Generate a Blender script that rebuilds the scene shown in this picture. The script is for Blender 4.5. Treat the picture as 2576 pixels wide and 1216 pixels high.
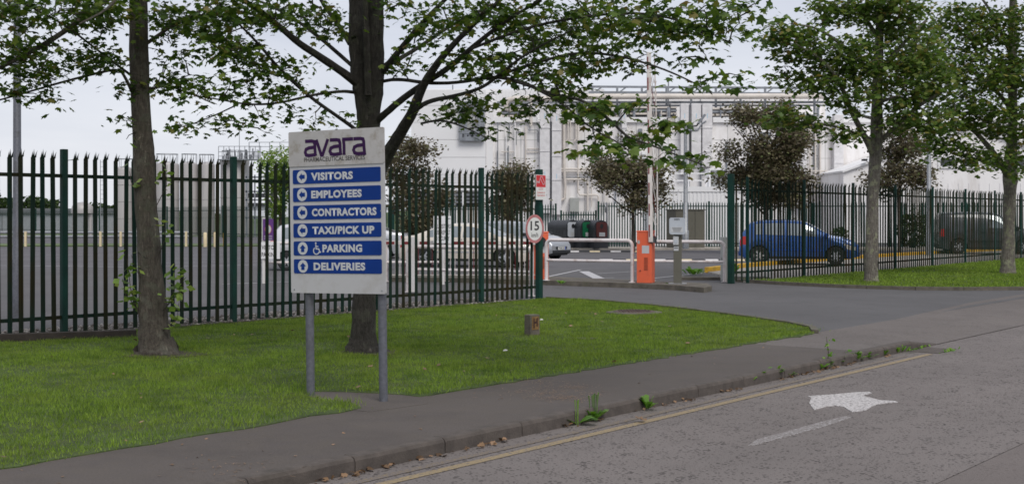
import bpy, bmesh, math, random
import numpy as np
from mathutils import Vector, Matrix, geometry

for o in list(bpy.data.objects):
    bpy.data.objects.remove(o, do_unlink=True)
R = math.radians
random.seed(7)
rng = np.random.default_rng(11)
SC = bpy.context.scene
COL = SC.collection

# ------------------------------------------------------------------ camera
EYE = 1.58                      # eye height above the verge (m)
F, CX, HY = 3211.0, 1287.5, 548.0   # focal length, centre column and horizon row measured on the photograph
cam_d = bpy.data.cameras.new('camera')
cam = bpy.data.objects.new('camera', cam_d)
COL.objects.link(cam)
cam.location = (0, 0, EYE)
cam.rotation_euler = (R(90), 0, 0)
cam_d.sensor_width = 36
cam_d.lens = F / 2575 * 36
cam_d.shift_y = -(608 - HY) / 2575
cam_d.clip_start = 0.1
cam_d.clip_end = 3000
SC.camera = cam

# ------------------------------------------------------------------ sky and light
SUN_AZ, SUN_EL = R(157), R(50)     # compass-like: 0 = +Y, clockwise; the sun stands behind the camera
w = bpy.data.worlds.new('World')
SC.world = w
w.use_nodes = True
nt = w.node_tree
nt.nodes.clear()
out = nt.nodes.new('ShaderNodeOutputWorld')
sky = nt.nodes.new('ShaderNodeTexSky')
sky.sky_type = 'NISHITA'
sky.sun_disc = False
sky.sun_elevation = SUN_EL
sky.sun_rotation = SUN_AZ
bg1 = nt.nodes.new('ShaderNodeBackground'); bg1.inputs[1].default_value = 0.1
nt.links.new(sky.outputs[0], bg1.inputs[0])
tc = nt.nodes.new('ShaderNodeTexCoord')
sep = nt.nodes.new('ShaderNodeSeparateXYZ'); nt.links.new(tc.outputs['Generated'], sep.inputs[0])
zc = nt.nodes.new('ShaderNodeMath'); zc.operation = 'MAXIMUM'; zc.inputs[1].default_value = 0.0
nt.links.new(sep.outputs[2], zc.inputs[0])
za = nt.nodes.new('ShaderNodeMath'); za.operation = 'ADD'; za.inputs[1].default_value = 0.16
nt.links.new(zc.outputs[0], za.inputs[0])
dx = nt.nodes.new('ShaderNodeMath'); dx.operation = 'DIVIDE'
dy = nt.nodes.new('ShaderNodeMath'); dy.operation = 'DIVIDE'
for m_, i_ in ((dx, 0), (dy, 1)):
    nt.links.new(sep.outputs[i_], m_.inputs[0]); nt.links.new(za.outputs[0], m_.inputs[1])
cmb = nt.nodes.new('ShaderNodeCombineXYZ')
nt.links.new(dx.outputs[0], cmb.inputs[0]); nt.links.new(dy.outputs[0], cmb.inputs[1])
nz = nt.nodes.new('ShaderNodeTexNoise')
nz.inputs['Scale'].default_value = 0.75; nz.inputs['Detail'].default_value = 5; nz.inputs['Roughness'].default_value = 0.52
nz.inputs['Distortion'].default_value = 0.6
nt.links.new(cmb.outputs[0], nz.inputs['Vector'])
rp = nt.nodes.new('ShaderNodeValToRGB')
rp.color_ramp.elements[0].position = 0.30; rp.color_ramp.elements[0].color = (0.60, 0.635, 0.74, 1)
rp.color_ramp.elements[1].position = 0.72; rp.color_ramp.elements[1].color = (0.88, 0.89, 0.95, 1)
nt.links.new(nz.outputs[0], rp.inputs[0])
# the cloud deck thins to a pale band at the horizon
hz = nt.nodes.new('ShaderNodeMapRange')
hz.inputs['From Min'].default_value = 0.0; hz.inputs['From Max'].default_value = 0.14
hz.inputs['To Min'].default_value = 0.75; hz.inputs['To Max'].default_value = 0.0
nt.links.new(zc.outputs[0], hz.inputs['Value'])
mxh = nt.nodes.new('ShaderNodeMix'); mxh.data_type = 'RGBA'
mxh.inputs[7].default_value = (0.86, 0.87, 0.93, 1)
nt.links.new(hz.outputs[0], mxh.inputs[0]); nt.links.new(rp.outputs[0], mxh.inputs[6])
bg2 = nt.nodes.new('ShaderNodeBackground'); bg2.inputs[1].default_value = 0.71
nt.links.new(mxh.outputs[2], bg2.inputs[0])
mxs = nt.nodes.new('ShaderNodeMixShader'); mxs.inputs[0].default_value = 0.92
nt.links.new(bg1.outputs[0], mxs.inputs[1]); nt.links.new(bg2.outputs[0], mxs.inputs[2])
nt.links.new(mxs.outputs[0], out.inputs[0])

sd = bpy.data.lights.new('sun', 'SUN')
sd.energy = 1.5
sd.angle = R(28)
sd.color = (1.0, 0.96, 0.90)
sun = bpy.data.objects.new('sun', sd)
COL.objects.link(sun)
to_sun = Vector((math.sin(SUN_AZ) * math.cos(SUN_EL), math.cos(SUN_AZ) * math.cos(SUN_EL), math.sin(SUN_EL)))
sun.rotation_euler = to_sun.to_track_quat('Z', 'Y').to_euler()
sun.location = (0, 0, 30)

SC.cycles.filter_width = 1.65
SC.view_settings.view_transform = 'Standard'
SC.view_settings.look = 'None'
SC.view_settings.exposure = 0.47
SC.view_settings.gamma = 1.0
SC.view_settings.use_curve_mapping = False

# ------------------------------------------------------------------ helpers
def at(x, y, d):
    """a point d metres away that the photograph shows at (x, y)"""
    return Vector(((x - CX) * d / F, d, EYE - (y - HY) * d / F))

def G(x, y, z=0.0):
    """the ground point (at height z) that the photograph shows at (x, y)"""
    return at(x, y, (EYE - z) * F / (y - HY))

def tag(o, label=None, cat=None, group=None, kind=None):
    if label: o['label'] = label
    if cat: o['category'] = cat
    if group: o['group'] = group
    if kind: o['kind'] = kind
    return o

def empty(name, loc=(0, 0, 0), rz=0.0, label=None, cat=None, group=None):
    o = bpy.data.objects.new(name, None)
    COL.objects.link(o)
    o.location = loc
    o.rotation_euler = (0, 0, rz)
    o.empty_display_size = 0.2
    return tag(o, label, cat, group)

def link(name, me, parent=None, loc=None, rot=None):
    o = bpy.data.objects.new(name, me)
    COL.objects.link(o)
    if parent is not None: o.parent = parent
    if loc is not None: o.location = loc
    if rot is not None: o.rotation_euler = rot
    return o

def copy_tree(o, parent=None):
    c = o.copy()
    COL.objects.link(c)
    if parent is not None: c.parent = parent
    for ch in list(o.children):
        copy_tree(ch, c)
    return c

class MB:
    """collects simple shapes and links them as one mesh object"""
    def __init__(s):
        s.v = []; s.f = []; s.mi = []; s.cur = 0
    def add(s, vs, fs):
        b = len(s.v)
        s.v.extend([tuple(p) for p in vs])
        for f in fs:
            s.f.append(tuple(b + i for i in f)); s.mi.append(s.cur)
        return s
    def box(s, x0, x1, y0, y1, z0, z1):
        vs = [(x0, y0, z0), (x1, y0, z0), (x1, y1, z0), (x0, y1, z0), (x0, y0, z1), (x1, y0, z1), (x1, y1, z1), (x0, y1, z1)]
        return s.add(vs, [(0, 3, 2, 1), (4, 5, 6, 7), (0, 1, 5, 4), (1, 2, 6, 5), (2, 3, 7, 6), (3, 0, 4, 7)])
    def bar(s, a, b, wd, ht):
        """box beam from a to b, wd wide (horizontal), ht high"""
        a = Vector(a); b = Vector(b)
        d = (b - a).normalized()
        up = Vector((0, 0, 1)) if abs(d.z) < 0.95 else Vector((0, 1, 0))
        sx = d.cross(up).normalized() * wd / 2
        sz = sx.cross(d).normalized() * ht / 2
        vs = [a - sx - sz, a + sx - sz, a + sx + sz, a - sx + sz, b - sx - sz, b + sx - sz, b + sx + sz, b - sx + sz]
        return s.add(vs, [(0, 3, 2, 1), (4, 5, 6, 7), (0, 1, 5, 4), (1, 2, 6, 5), (2, 3, 7, 6), (3, 0, 4, 7)])
    def tube(s, pts, rad, n=8, caps=True, jit=0.0):
        pts = [Vector(p) for p in pts]
        if not hasattr(rad, '__len__'): rad = [rad] * len(pts)
        rings = []
        t0 = (pts[1] - pts[0]).normalized()
        ref = Vector((0, 0, 1)) if abs(t0.z) < 0.9 else Vector((1, 0, 0))
        u = t0.cross(ref).normalized()
        for i, p in enumerate(pts):
            t = (pts[min(i + 1, len(pts) - 1)] - pts[max(i - 1, 0)])
            if t.length < 1e-9: t = t0
            t.normalize()
            u = (u - t * u.dot(t)).normalized()
            v = t.cross(u)
            ring = []
            for k in range(n):
                a = 2 * math.pi * k / n
                r = rad[i] * (1 + (random.uniform(-jit, jit) if jit else 0))
                ring.append(p + u * (math.cos(a) * r) + v * (math.sin(a) * r))
            rings.append(ring)
        b = len(s.v)
        for ring in rings: s.v.extend([tuple(q) for q in ring])
        for i in range(len(rings) - 1):
            for k in range(n):
                k2 = (k + 1) % n
                s.f.append((b + i * n + k, b + i * n + k2, b + (i + 1) * n + k2, b + (i + 1) * n + k)); s.mi.append(s.cur)
        if caps and n > 2:
            s.f.append(tuple(b + k for k in reversed(range(n)))); s.mi.append(s.cur)
            s.f.append(tuple(b + (len(rings) - 1) * n + k for k in range(n))); s.mi.append(s.cur)
        return s
    def lathe(s, prof, n=20, axis='z', c=(0, 0, 0)):
        """prof: list of (r, h)"""
        b = len(s.v)
        for r, h in prof:
            for k in range(n):
                a = 2 * math.pi * k / n
                x, y = math.cos(a) * r, math.sin(a) * r
                p = (x, y, h) if axis == 'z' else ((x, h, y) if axis == 'y' else (h, x, y))
                s.v.append((p[0] + c[0], p[1] + c[1], p[2] + c[2]))
        for i in range(len(prof) - 1):
            for k in range(n):
                k2 = (k + 1) % n
                s.f.append((b + i * n + k, b + i * n + k2, b + (i + 1) * n + k2, b + (i + 1) * n + k)); s.mi.append(s.cur)
        return s
    def prism(s, poly, z0, z1):
        """vertical prism over a plan polygon"""
        n = len(poly)
        b = len(s.v)
        for p in poly: s.v.append((p[0], p[1], z0))
        for p in poly: s.v.append((p[0], p[1], z1))
        tris = geometry.tessellate_polygon([[Vector((p[0], p[1], 0)) for p in poly]])
        for t in tris:
            a, c, d = (Vector((poly[i][0], poly[i][1], 0)) for i in t)
            up = (c - a).cross(d - a).z > 0
            tt = tuple(t) if up else (t[0], t[2], t[1])
            s.f.append(tuple(b + n + i for i in tt)); s.mi.append(s.cur)
            s.f.append(tuple(b + i for i in reversed(tt))); s.mi.append(s.cur)
        for i in range(n):
            j = (i + 1) % n
            s.f.append((b + i, b + j, b + n + j, b + n + i)); s.mi.append(s.cur)
        return s
    def build(s, name, mat, parent=None, smooth=False, loc=None, rot=None, bevel=0.0):
        me = bpy.data.meshes.new(name)
        me.from_pydata(s.v, [], s.f)
        mats = mat if isinstance(mat, (list, tuple)) else [mat]
        for m in mats: me.materials.append(m)
        if len(mats) > 1:
            me.polygons.foreach_set('material_index', s.mi)
        if bevel > 0:
            bm = bmesh.new(); bm.from_mesh(me)
            bmesh.ops.recalc_face_normals(bm, faces=bm.faces)
            bmesh.ops.bevel(bm, geom=list(bm.edges), offset=bevel, segments=2, profile=0.6, affect='EDGES')
            bm.to_mesh(me); bm.free()
        else:
            bm = bmesh.new(); bm.from_mesh(me)
            bmesh.ops.recalc_face_normals(bm, faces=bm.faces)
            bm.to_mesh(me); bm.free()
        if smooth:
            me.polygons.foreach_set('use_smooth', [True] * len(me.polygons))
            try: me.set_sharp_from_angle(angle=R(40))
            except Exception: pass
        me.update()
        return link(name, me, parent, loc, rot)

def np_mesh(name, verts, loops_per_face, faces, mat, parent=None, smooth=False):
    """verts (N,3), faces (M,k) numpy -> object"""
    me = bpy.data.meshes.new(name)
    nv, nf = len(verts), len(faces)
    me.vertices.add(nv)
    me.vertices.foreach_set('co', np.ascontiguousarray(verts, dtype=np.float32).ravel())
    me.loops.add(nf * loops_per_face)
    me.loops.foreach_set('vertex_index', np.ascontiguousarray(faces, dtype=np.int32).ravel())
    me.polygons.add(nf)
    me.polygons.foreach_set('loop_start', np.arange(0, nf * loops_per_face, loops_per_face, dtype=np.int32))
    me.polygons.foreach_set('loop_total', np.full(nf, loops_per_face, dtype=np.int32))
    if smooth: me.polygons.foreach_set('use_smooth', np.ones(nf, dtype=bool))
    me.update(calc_edges=True)
    me.validate()
    me.materials.append(mat)
    return link(name, me, parent)

def in_poly(px, py, poly):
    inside = np.zeros(len(px), dtype=bool)
    n = len(poly)
    j = n - 1
    for i in range(n):
        xi, yi = poly[i][0], poly[i][1]; xj, yj = poly[j][0], poly[j][1]
        c = ((yi > py) != (yj > py)) & (px < (xj - xi) * (py - yi) / (yj - yi + 1e-12) + xi)
        inside ^= c
        j = i
    return inside

# ------------------------------------------------------------------ materials
def newmat(name):
    m = bpy.data.materials.new(name)
    m.use_nodes = True
    nt = m.node_tree
    b = nt.nodes['Principled BSDF']
    return m, nt, b

def nd(nt, typ, **kw):
    n = nt.nodes.new(typ)
    for k, v in kw.items():
        if k in n.inputs.keys(): n.inputs[k].default_value = v
        else: setattr(n, k, v)
    return n

def wpos(nt, scale=(1, 1, 1)):
    g = nt.nodes.new('ShaderNodeNewGeometry')
    mp = nt.nodes.new('ShaderNodeMapping')
    mp.inputs['Scale'].default_value = scale
    nt.links.new(g.outputs['Position'], mp.inputs['Vector'])
    return mp.outputs[0]

def noise(nt, vec, scale, detail=4, rough=0.55, lo=0.35, hi=0.65):
    n = nt.nodes.new('ShaderNodeTexNoise')
    n.inputs['Scale'].default_value = scale; n.inputs['Detail'].default_value = detail; n.inputs['Roughness'].default_value = rough
    nt.links.new(vec, n.inputs['Vector'])
    mr = nt.nodes.new('ShaderNodeMapRange')
    mr.inputs['From Min'].default_value = lo; mr.inputs['From Max'].default_value = hi
    nt.links.new(n.outputs[0], mr.inputs['Value'])
    return mr.outputs[0]

def mixc(nt, fac, a, b):
    n = nt.nodes.new('ShaderNodeMix'); n.data_type = 'RGBA'
    for sock, val in ((n.inputs[0], fac), (n.inputs[6], a), (n.inputs[7], b)):
        if hasattr(val, 'links') or isinstance(val, bpy.types.NodeSocket): nt.links.new(val, sock)
        elif isinstance(val, (int, float)): sock.default_value = val
        else: sock.default_value = (*val[:3], 1)
    return n.outputs[2]

def math_(nt, op, a, b=None):
    n = nt.nodes.new('ShaderNodeMath'); n.operation = op
    for i, v in enumerate((a, b)):
        if v is None: continue
        if isinstance(v, bpy.types.NodeSocket): nt.links.new(v, n.inputs[i])
        else: n.inputs[i].default_value = v
    return n.outputs[0]

def bump(nt, b, height, strength=0.3, dist=0.01):
    n = nt.nodes.new('ShaderNodeBump')
    n.inputs['Strength'].default_value = strength; n.inputs['Distance'].default_value = dist
    nt.links.new(height, n.inputs['Height'])
    nt.links.new(n.outputs[0], b.inputs['Normal'])

def M(name, rgb, rough=0.6, var=0.2, scale=3.0, metallic=0.0, grime=None, gscale=1.2, gamt=0.5, bmp=0.0, bscale=60, coat=0.0, spec=0.5, stretch=(1, 1, 1)):
    """plain painted / cast surface: base colour with soft tonal variation, optional grime colour in patches, optional fine relief"""
    m, nt, b = newmat(name)
    v = wpos(nt, stretch)
    n1 = noise(nt, v, scale, 5, 0.6)
    dark = tuple(c * (1 - var) for c in rgb); lite = tuple(min(1, c * (1 + var)) for c in rgb)
    c = mixc(nt, n1, dark, lite)
    if grime:
        g = noise(nt, v, gscale, 6, 0.65, 0.5, 0.72)
        c = mixc(nt, math_(nt, 'MULTIPLY', g, gamt), c, grime)
    nt.links.new(c, b.inputs['Base Color'])
    b.inputs['Roughness'].default_value = rough
    b.inputs['Metallic'].default_value = metallic
    b.inputs['Coat Weight'].default_value = coat
    b.inputs['Specular IOR Level'].default_value = spec
    if bmp > 0:
        bump(nt, b, noise(nt, v, bscale, 3, 0.6, 0.2, 0.8), bmp, 0.01)
    return m

def asphalt(name, base, pits=0.5, pit_col=(0.035, 0.03, 0.028), grain=220, patch=0.35, warm=(0.15, 0.13, 0.12), tracks=False):
    m, nt, b = newmat(name)
    v = wpos(nt)
    big = noise(nt, v, 0.35, 4, 0.6, 0.3, 0.7)
    mid = noise(nt, v, 4.0, 6, 0.7, 0.3, 0.7)
    fine = noise(nt, v, grain, 2, 0.7, 0.25, 0.75)
    c = mixc(nt, big, tuple(x * (1 - patch * 0.5) for x in base), tuple(x * (1 + patch * 0.4) for x in base))
    c = mixc(nt, math_(nt, 'MULTIPLY', mid, 0.3), c, warm)
    if tracks:
        # wheel-polished strips along the road and a few darker repairs
        g2 = nt.nodes.new('ShaderNodeNewGeometry'); mp2 = nt.nodes.new('ShaderNodeMapping')
        mp2.vector_type = 'TEXTURE'; mp2.inputs['Rotation'].default_value = (0, 0, math.atan2(0.788, 0.615)); mp2.inputs['Scale'].default_value = (7.0, 0.8, 1)
        nt.links.new(g2.outputs['Position'], mp2.inputs['Vector'])
        tr_ = noise(nt, mp2.outputs[0], 1.0, 4, 0.6, 0.35, 0.65)
        c = mixc(nt, math_(nt, 'MULTIPLY', tr_, 0.5), c, tuple(x * 0.72 for x in base))
    else:
        st_ = noise(nt, v, 1.3, 6, 0.7, 0.5, 0.7)
        c = mixc(nt, math_(nt, 'MULTIPLY', st_, 0.45), c, tuple(x * 0.6 for x in base))
    dark = tuple(x * 0.55 for x in base)
    c = mixc(nt, math_(nt, 'MULTIPLY', math_(nt, 'SUBTRACT', 1.0, fine), 0.55), c, dark)
    if pits > 0:
        vo = nt.nodes.new('ShaderNodeTexVoronoi'); vo.inputs['Scale'].default_value = 30
        nt.links.new(wpos(nt, (1.0, 1.0, 1)), vo.inputs['Vector'])
        gate = noise(nt, v, 7.0, 3, 0.6, 0.22, 0.70)
        th = math_(nt, 'MULTIPLY', gate, 0.50)
        pm = nt.nodes.new('ShaderNodeMapRange'); pm.inputs['From Min'].default_value = 0.0; pm.inputs['From Max'].default_value = 0.06
        nt.links.new(math_(nt, 'SUBTRACT', th, vo.outputs['Distance']), pm.inputs['Value'])
        vo2 = nt.nodes.new('ShaderNodeTexVoronoi'); vo2.inputs['Scale'].default_value = 55
        nt.links.new(v, vo2.inputs['Vector'])
        gate2 = noise(nt, v, 3.0, 4, 0.65, 0.3, 0.65)
        pm2 = nt.nodes.new('ShaderNodeMapRange'); pm2.inputs['From Min'].default_value = 0.0; pm2.inputs['From Max'].default_value = 0.12
        nt.links.new(math_(nt, 'SUBTRACT', math_(nt, 'MULTIPLY', gate2, 0.5), vo2.outputs['Distance']), pm2.inputs['Value'])
        pit = math_(nt, 'MULTIPLY', math_(nt, 'MAXIMUM', pm.outputs[0], math_(nt, 'MULTIPLY', pm2.outputs[0], 0.3)), pits)
        c = mixc(nt, pit, c, pit_col)
        h = math_(nt, 'SUBTRACT', math_(nt, 'MULTIPLY', fine, 0.35), pit)
        bump(nt, b, h, 0.6, 0.012)
    else:
        bump(nt, b, fine, 0.35, 0.006)
    nt.links.new(c, b.inputs['Base Color'])
    b.inputs['Roughness'].default_value = 0.88
    b.inputs['Specular IOR Level'].default_value = 0.25
    return m

def leafmat(name, stops, trans=0.35):
    """one tone per leaf, picked at random from stops [(pos, rgb), ...]; thin enough to let light through"""
    m, nt, b = newmat(name)
    g = nt.nodes.new('ShaderNodeNewGeometry')
    oi = nt.nodes.new('ShaderNodeObjectInfo')
    rnd = math_(nt, 'FRACT', math_(nt, 'ADD', g.outputs['Random Per Island'], oi.outputs['Random']))
    rp = nt.nodes.new('ShaderNodeValToRGB')
    e = rp.color_ramp.elements
    e[0].position, e[0].color = stops[0][0], (*stops[0][1], 1)
    e[1].position, e[1].color = stops[-1][0], (*stops[-1][1], 1)
    for p, c in stops[1:-1]:
        k = e.new(p); k.color = (*c, 1)
    nt.links.new(rnd, rp.inputs[0])
    nt.links.new(rp.outputs[0], b.inputs['Base Color'])
    b.inputs['Roughness'].default_value = 0.5
    b.inputs['Specular IOR Level'].default_value = 0.3
    tr = nt.nodes.new('ShaderNodeBsdfTranslucent')
    hs = nt.nodes.new('ShaderNodeHueSaturation'); hs.inputs['Value'].default_value = 1.6; hs.inputs['Saturation'].default_value = 1.1
    nt.links.new(rp.outputs[0], hs.inputs['Color']); nt.links.new(hs.outputs[0], tr.inputs[0])
    mx = nt.nodes.new('ShaderNodeMixShader'); mx.inputs[0].default_value = trans
    nt.links.new(b.outputs[0], mx.inputs[1]); nt.links.new(tr.outputs[0], mx.inputs[2])
    nt.links.new(mx.outputs[0], nt.nodes['Material Output'].inputs[0])
    return m

def bark(name, base, lichen, amt, dark):
    m, nt, b = newmat(name)
    v = wpos(nt)
    vs = wpos(nt, (9, 9, 2.2))
    n1 = noise(nt, vs, 3.4, 7, 0.75, 0.38, 0.62)
    c = mixc(nt, n1, dark, base)
    rings = noise(nt, wpos(nt, (1, 1, 14)), 2.0, 4, 0.6, 0.55, 0.7)
    c = mixc(nt, math_(nt, 'MULTIPLY', rings, 0.5), c, dark)
    li = noise(nt, v, 7.0, 5, 0.6, 0.52, 0.6)
    c = mixc(nt, math_(nt, 'MULTIPLY', li, amt), c, lichen)
    ms = noise(nt, v, 3.5, 6, 0.7, 0.52, 0.68)
    c = mixc(nt, math_(nt, 'MULTIPLY', ms, 0.55), c, (0.06, 0.065, 0.03))
    kn = noise(nt, wpos(nt, (1, 1, 2.5)), 9, 3, 0.6, 0.66, 0.70)
    c = mixc(nt, math_(nt, 'MULTIPLY', kn, 0.8), c, tuple(x * 0.45 for x in dark))
    nt.links.new(c, b.inputs['Base Color'])
    b.inputs['Roughness'].default_value = 0.9
    bump(nt, b, n1, 1.0, 0.03)
    return m

MAT = {}
MAT['road'] = asphalt('road_surface', (0.212, 0.188, 0.178), pits=0.75, tracks=True, grain=75, warm=(0.17, 0.145, 0.132))
MAT['road_near'] = asphalt('road_near_lane', (0.185, 0.160, 0.150), pits=0.25, tracks=True, grain=75)
MAT['path'] = asphalt('path_tarmac', (0.108, 0.094, 0.088), pits=0.0, grain=60, warm=(0.14, 0.115, 0.08))
MAT['apron'] = asphalt('apron_concrete', (0.165, 0.146, 0.136), pits=0.3, grain=60)
MAT['drive'] = asphalt('drive_tarmac', (0.118, 0.114, 0.116), pits=0.0, grain=45, warm=(0.13, 0.125, 0.125))
MAT['park'] = asphalt('car_park_tarmac', (0.125, 0.12, 0.127), pits=0.0, grain=40, patch=0.5, warm=(0.14, 0.135, 0.14))
MAT['kerb'] = M('kerb_concrete', (0.082, 0.068, 0.059), 0.9, 0.2, 9, grime=(0.05, 0.043, 0.032), gscale=3, gamt=0.4, bmp=0.3)
MAT['concrete'] = M('pale_concrete', (0.36, 0.33, 0.29), 0.9, 0.2, 3, grime=(0.16, 0.14, 0.11), gscale=2, gamt=0.7, bmp=0.3)
MAT['old_concrete'] = M('mossy_concrete', (0.12, 0.105, 0.085), 0.95, 0.35, 6, grime=(0.05, 0.055, 0.025), gscale=3, gamt=0.8, bmp=0.6)
MAT['soil'] = M('soil', (0.055, 0.042, 0.03), 0.95, 0.4, 6, grime=(0.06, 0.075, 0.02), gscale=2, gamt=0.7, bmp=0.7)
MAT['lawn'] = M('lawn_ground', (0.055, 0.085, 0.018), 0.95, 0.35, 4, grime=(0.07, 0.055, 0.03), gscale=2, gamt=0.5, bmp=0.7)
MAT['field'] = M('field_ground', (0.07, 0.10, 0.035), 0.95, 0.3, 0.05)
MAT['green'] = M('fence_green', (0.004, 0.036, 0.027), 0.6, 0.25, 3, spec=0.25, grime=(0.02, 0.03, 0.014), gscale=2.5, gamt=0.5)
def palemat():
    m, nt, b = newmat('fence_green_weathered')
    v = wpos(nt, (1, 1, 0.6))
    oi = nt.nodes.new('ShaderNodeObjectInfo')
    c = mixc(nt, noise(nt, v, 3, 5, 0.6), (0.004, 0.019, 0.014), (0.007, 0.030, 0.022))
    g = noise(nt, v, 1.3, 6, 0.65, 0.45, 0.7)
    al = math_(nt, 'MINIMUM', math_(nt, 'MULTIPLY', math_(nt, 'ADD', g, math_(nt, 'MULTIPLY', oi.outputs['Random'], 0.6)), 0.75), 1.0)
    c = mixc(nt, al, c, (0.028, 0.019, 0.006))
    chips = noise(nt, v, 30, 4, 0.7, 0.66, 0.7)
    c = mixc(nt, math_(nt, 'MULTIPLY', chips, 0.6), c, (0.09, 0.045, 0.02))
    nt.links.new(c, b.inputs['Base Color'])
    b.inputs['Roughness'].default_value = 0.75; b.inputs['Specular IOR Level'].default_value = 0.15
    return m
MAT['green_pale'] = palemat()
MAT['white'] = M('white_paint', (0.62, 0.60, 0.585), 0.5, 0.06, 2, grime=(0.36, 0.30, 0.24), gscale=2.5, gamt=0.35)
MAT['rail_white'] = M('railing_paint', (0.66, 0.61, 0.60), 0.45, 0.08, 3, grime=(0.25, 0.13, 0.07), gscale=5, gamt=0.55)
MAT['galv'] = M('galvanised_steel', (0.30, 0.31, 0.325), 0.45, 0.2, 14, metallic=0.55)
MAT['sign_post'] = M('grey_post', (0.115, 0.12, 0.14), 0.5, 0.18, 30, metallic=0.2, grime=(0.05, 0.045, 0.03), gscale=4, gamt=0.5)
MAT['sign_white'] = M('sign_white', (0.44, 0.435, 0.44), 0.4, 0.03, 2, grime=(0.30, 0.28, 0.24), gscale=6, gamt=0.4)
MAT['sign_logo_plate'] = M('sign_plate_soiled', (0.40, 0.385, 0.375), 0.55, 0.07, 4, grime=(0.22, 0.19, 0.14), gscale=9, gamt=0.75)
MAT['sign_blue'] = M('sign_blue', (0.002, 0.030, 0.185), 0.5, 0.08, 3, spec=0.2)
MAT['sign_text'] = M('sign_text', (0.48, 0.49, 0.50), 0.4, 0.03)
MAT['purple'] = M('logo_purple', (0.03, 0.006, 0.05), 0.5, 0.1, spec=0.2)
MAT['ink'] = M('dark_ink', (0.03, 0.028, 0.03), 0.5, 0.1)
MAT['ink_grey'] = M('grey_ink', (0.055, 0.05, 0.048), 0.5, 0.1)
MAT['red'] = M('sign_red', (0.55, 0.018, 0.025), 0.4, 0.08)
MAT['ring_red'] = M('faded_red', (0.43, 0.16, 0.16), 0.5, 0.12)
MAT['orange'] = M('orange_paint', (0.72, 0.125, 0.05), 0.5, 0.07, 2, grime=(0.40, 0.09, 0.05), gscale=4, gamt=0.4)
MAT['black'] = M('black_plastic', (0.016, 0.017, 0.019), 0.5, 0.2)
MAT['rubber'] = M('tyre_rubber', (0.018, 0.018, 0.019), 0.8, 0.2)
MAT['yellow'] = M('yellow_paint', (0.62, 0.36, 0.025), 0.7, 0.15, 4, grime=(0.20, 0.13, 0.05), gscale=6, gamt=0.5)
MAT['cream'] = M('cream_paint', (0.62, 0.52, 0.33), 0.7, 0.1)
MAT['cabinet'] = M('cabinet_olive', (0.105, 0.10, 0.078), 0.55, 0.15, 2, grime=(0.06, 0.055, 0.04), gscale=2)
MAT['grey_box'] = M('grey_cabinet', (0.36, 0.37, 0.35), 0.55, 0.1, 3, grime=(0.2, 0.2, 0.17), gscale=3)
MAT['reader'] = M('reader_grey', (0.42, 0.45, 0.49), 0.45, 0.06)
MAT['bin'] = M('bin_grey', (0.025, 0.028, 0.034), 0.5, 0.2)
MAT['bin_green'] = M('bin_green', (0.005, 0.14, 0.055), 0.45, 0.1)
MAT['bin_brown'] = M('bin_brown', (0.09, 0.016, 0.014), 0.45, 0.1)
MAT['bin_white'] = M('bin_white', (0.5, 0.53, 0.57), 0.45, 0.08)
MAT['bld'] = M('render_white', (0.79, 0.77, 0.765), 0.8, 0.06, 0.35, grime=(0.44, 0.39, 0.34), gscale=0.9, gamt=0.6, stretch=(1, 1, 0.25))
MAT['clad'] = M('white_cladding', (0.76, 0.755, 0.76), 0.55, 0.03, 0.5, grime=(0.6, 0.58, 0.56), gscale=0.5, gamt=0.3)
MAT['duct'] = M('foil_duct', (0.66, 0.645, 0.65), 0.42, 0.10, 2.5, grime=(0.45, 0.43, 0.43), gscale=1.5, gamt=0.35, bmp=0.25, bscale=7)
MAT['pipe'] = M('plant_pipe', (0.60, 0.55, 0.50), 0.5, 0.1, 2)
MAT['steel'] = M('plant_steel', (0.21, 0.225, 0.25), 0.55, 0.25, 2)
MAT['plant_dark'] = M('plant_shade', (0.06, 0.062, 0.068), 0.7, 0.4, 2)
MAT['tank'] = M('tank_steel', (0.40, 0.38, 0.375), 0.5, 0.08, 0.6, metallic=0.15, grime=(0.26, 0.24, 0.23), gscale=0.5, stretch=(1, 1, 0.2))
MAT['warehouse'] = M('warehouse_grey', (0.36, 0.37, 0.40), 0.7, 0.06)
MAT['roof_grey'] = M('roof_grey', (0.16, 0.165, 0.18), 0.7, 0.08)
MAT['glass'] = M('dark_glass', (0.022, 0.026, 0.03), 0.06, 0.1, spec=0.7)
MAT['car_glass'] = M('car_glass', (0.27, 0.30, 0.31), 0.04, 0.1, metallic=0.5, spec=0.9)
MAT['blue_line'] = M('pale_blue_tape', (0.35, 0.55, 0.68), 0.5, 0.05)
MAT['chrome'] = M('alloy', (0.55, 0.56, 0.58), 0.32, 0.1, metallic=0.7)
MAT['lamp_red'] = M('tail_light_red', (0.45, 0.015, 0.015), 0.2, 0.1)
MAT['lamp_clear'] = M('headlight', (0.5, 0.48, 0.44), 0.12, 0.2, 20)
MAT['plate'] = M('plate_white', (0.7, 0.7, 0.68), 0.4, 0.03)
MAT['eu_blue'] = M('plate_blue', (0.01, 0.06, 0.4), 0.4, 0.03)
MAT['bark1'] = bark('bark_brown', (0.175, 0.150, 0.118), (0.20, 0.20, 0.155), 0.5, (0.075, 0.06, 0.048))
MAT['bark2'] = bark('bark_dark', (0.080, 0.071, 0.058), (0.15, 0.15, 0.115), 0.35, (0.035, 0.030, 0.024))
MAT['bark3'] = bark('bark_lichen', (0.30, 0.275, 0.235), (0.40, 0.41, 0.27), 0.9, (0.13, 0.11, 0.09))
MAT['bark4'] = bark('bark_small', (0.12, 0.095, 0.075), (0.18, 0.16, 0.12), 0.3, (0.06, 0.045, 0.035))
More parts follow.
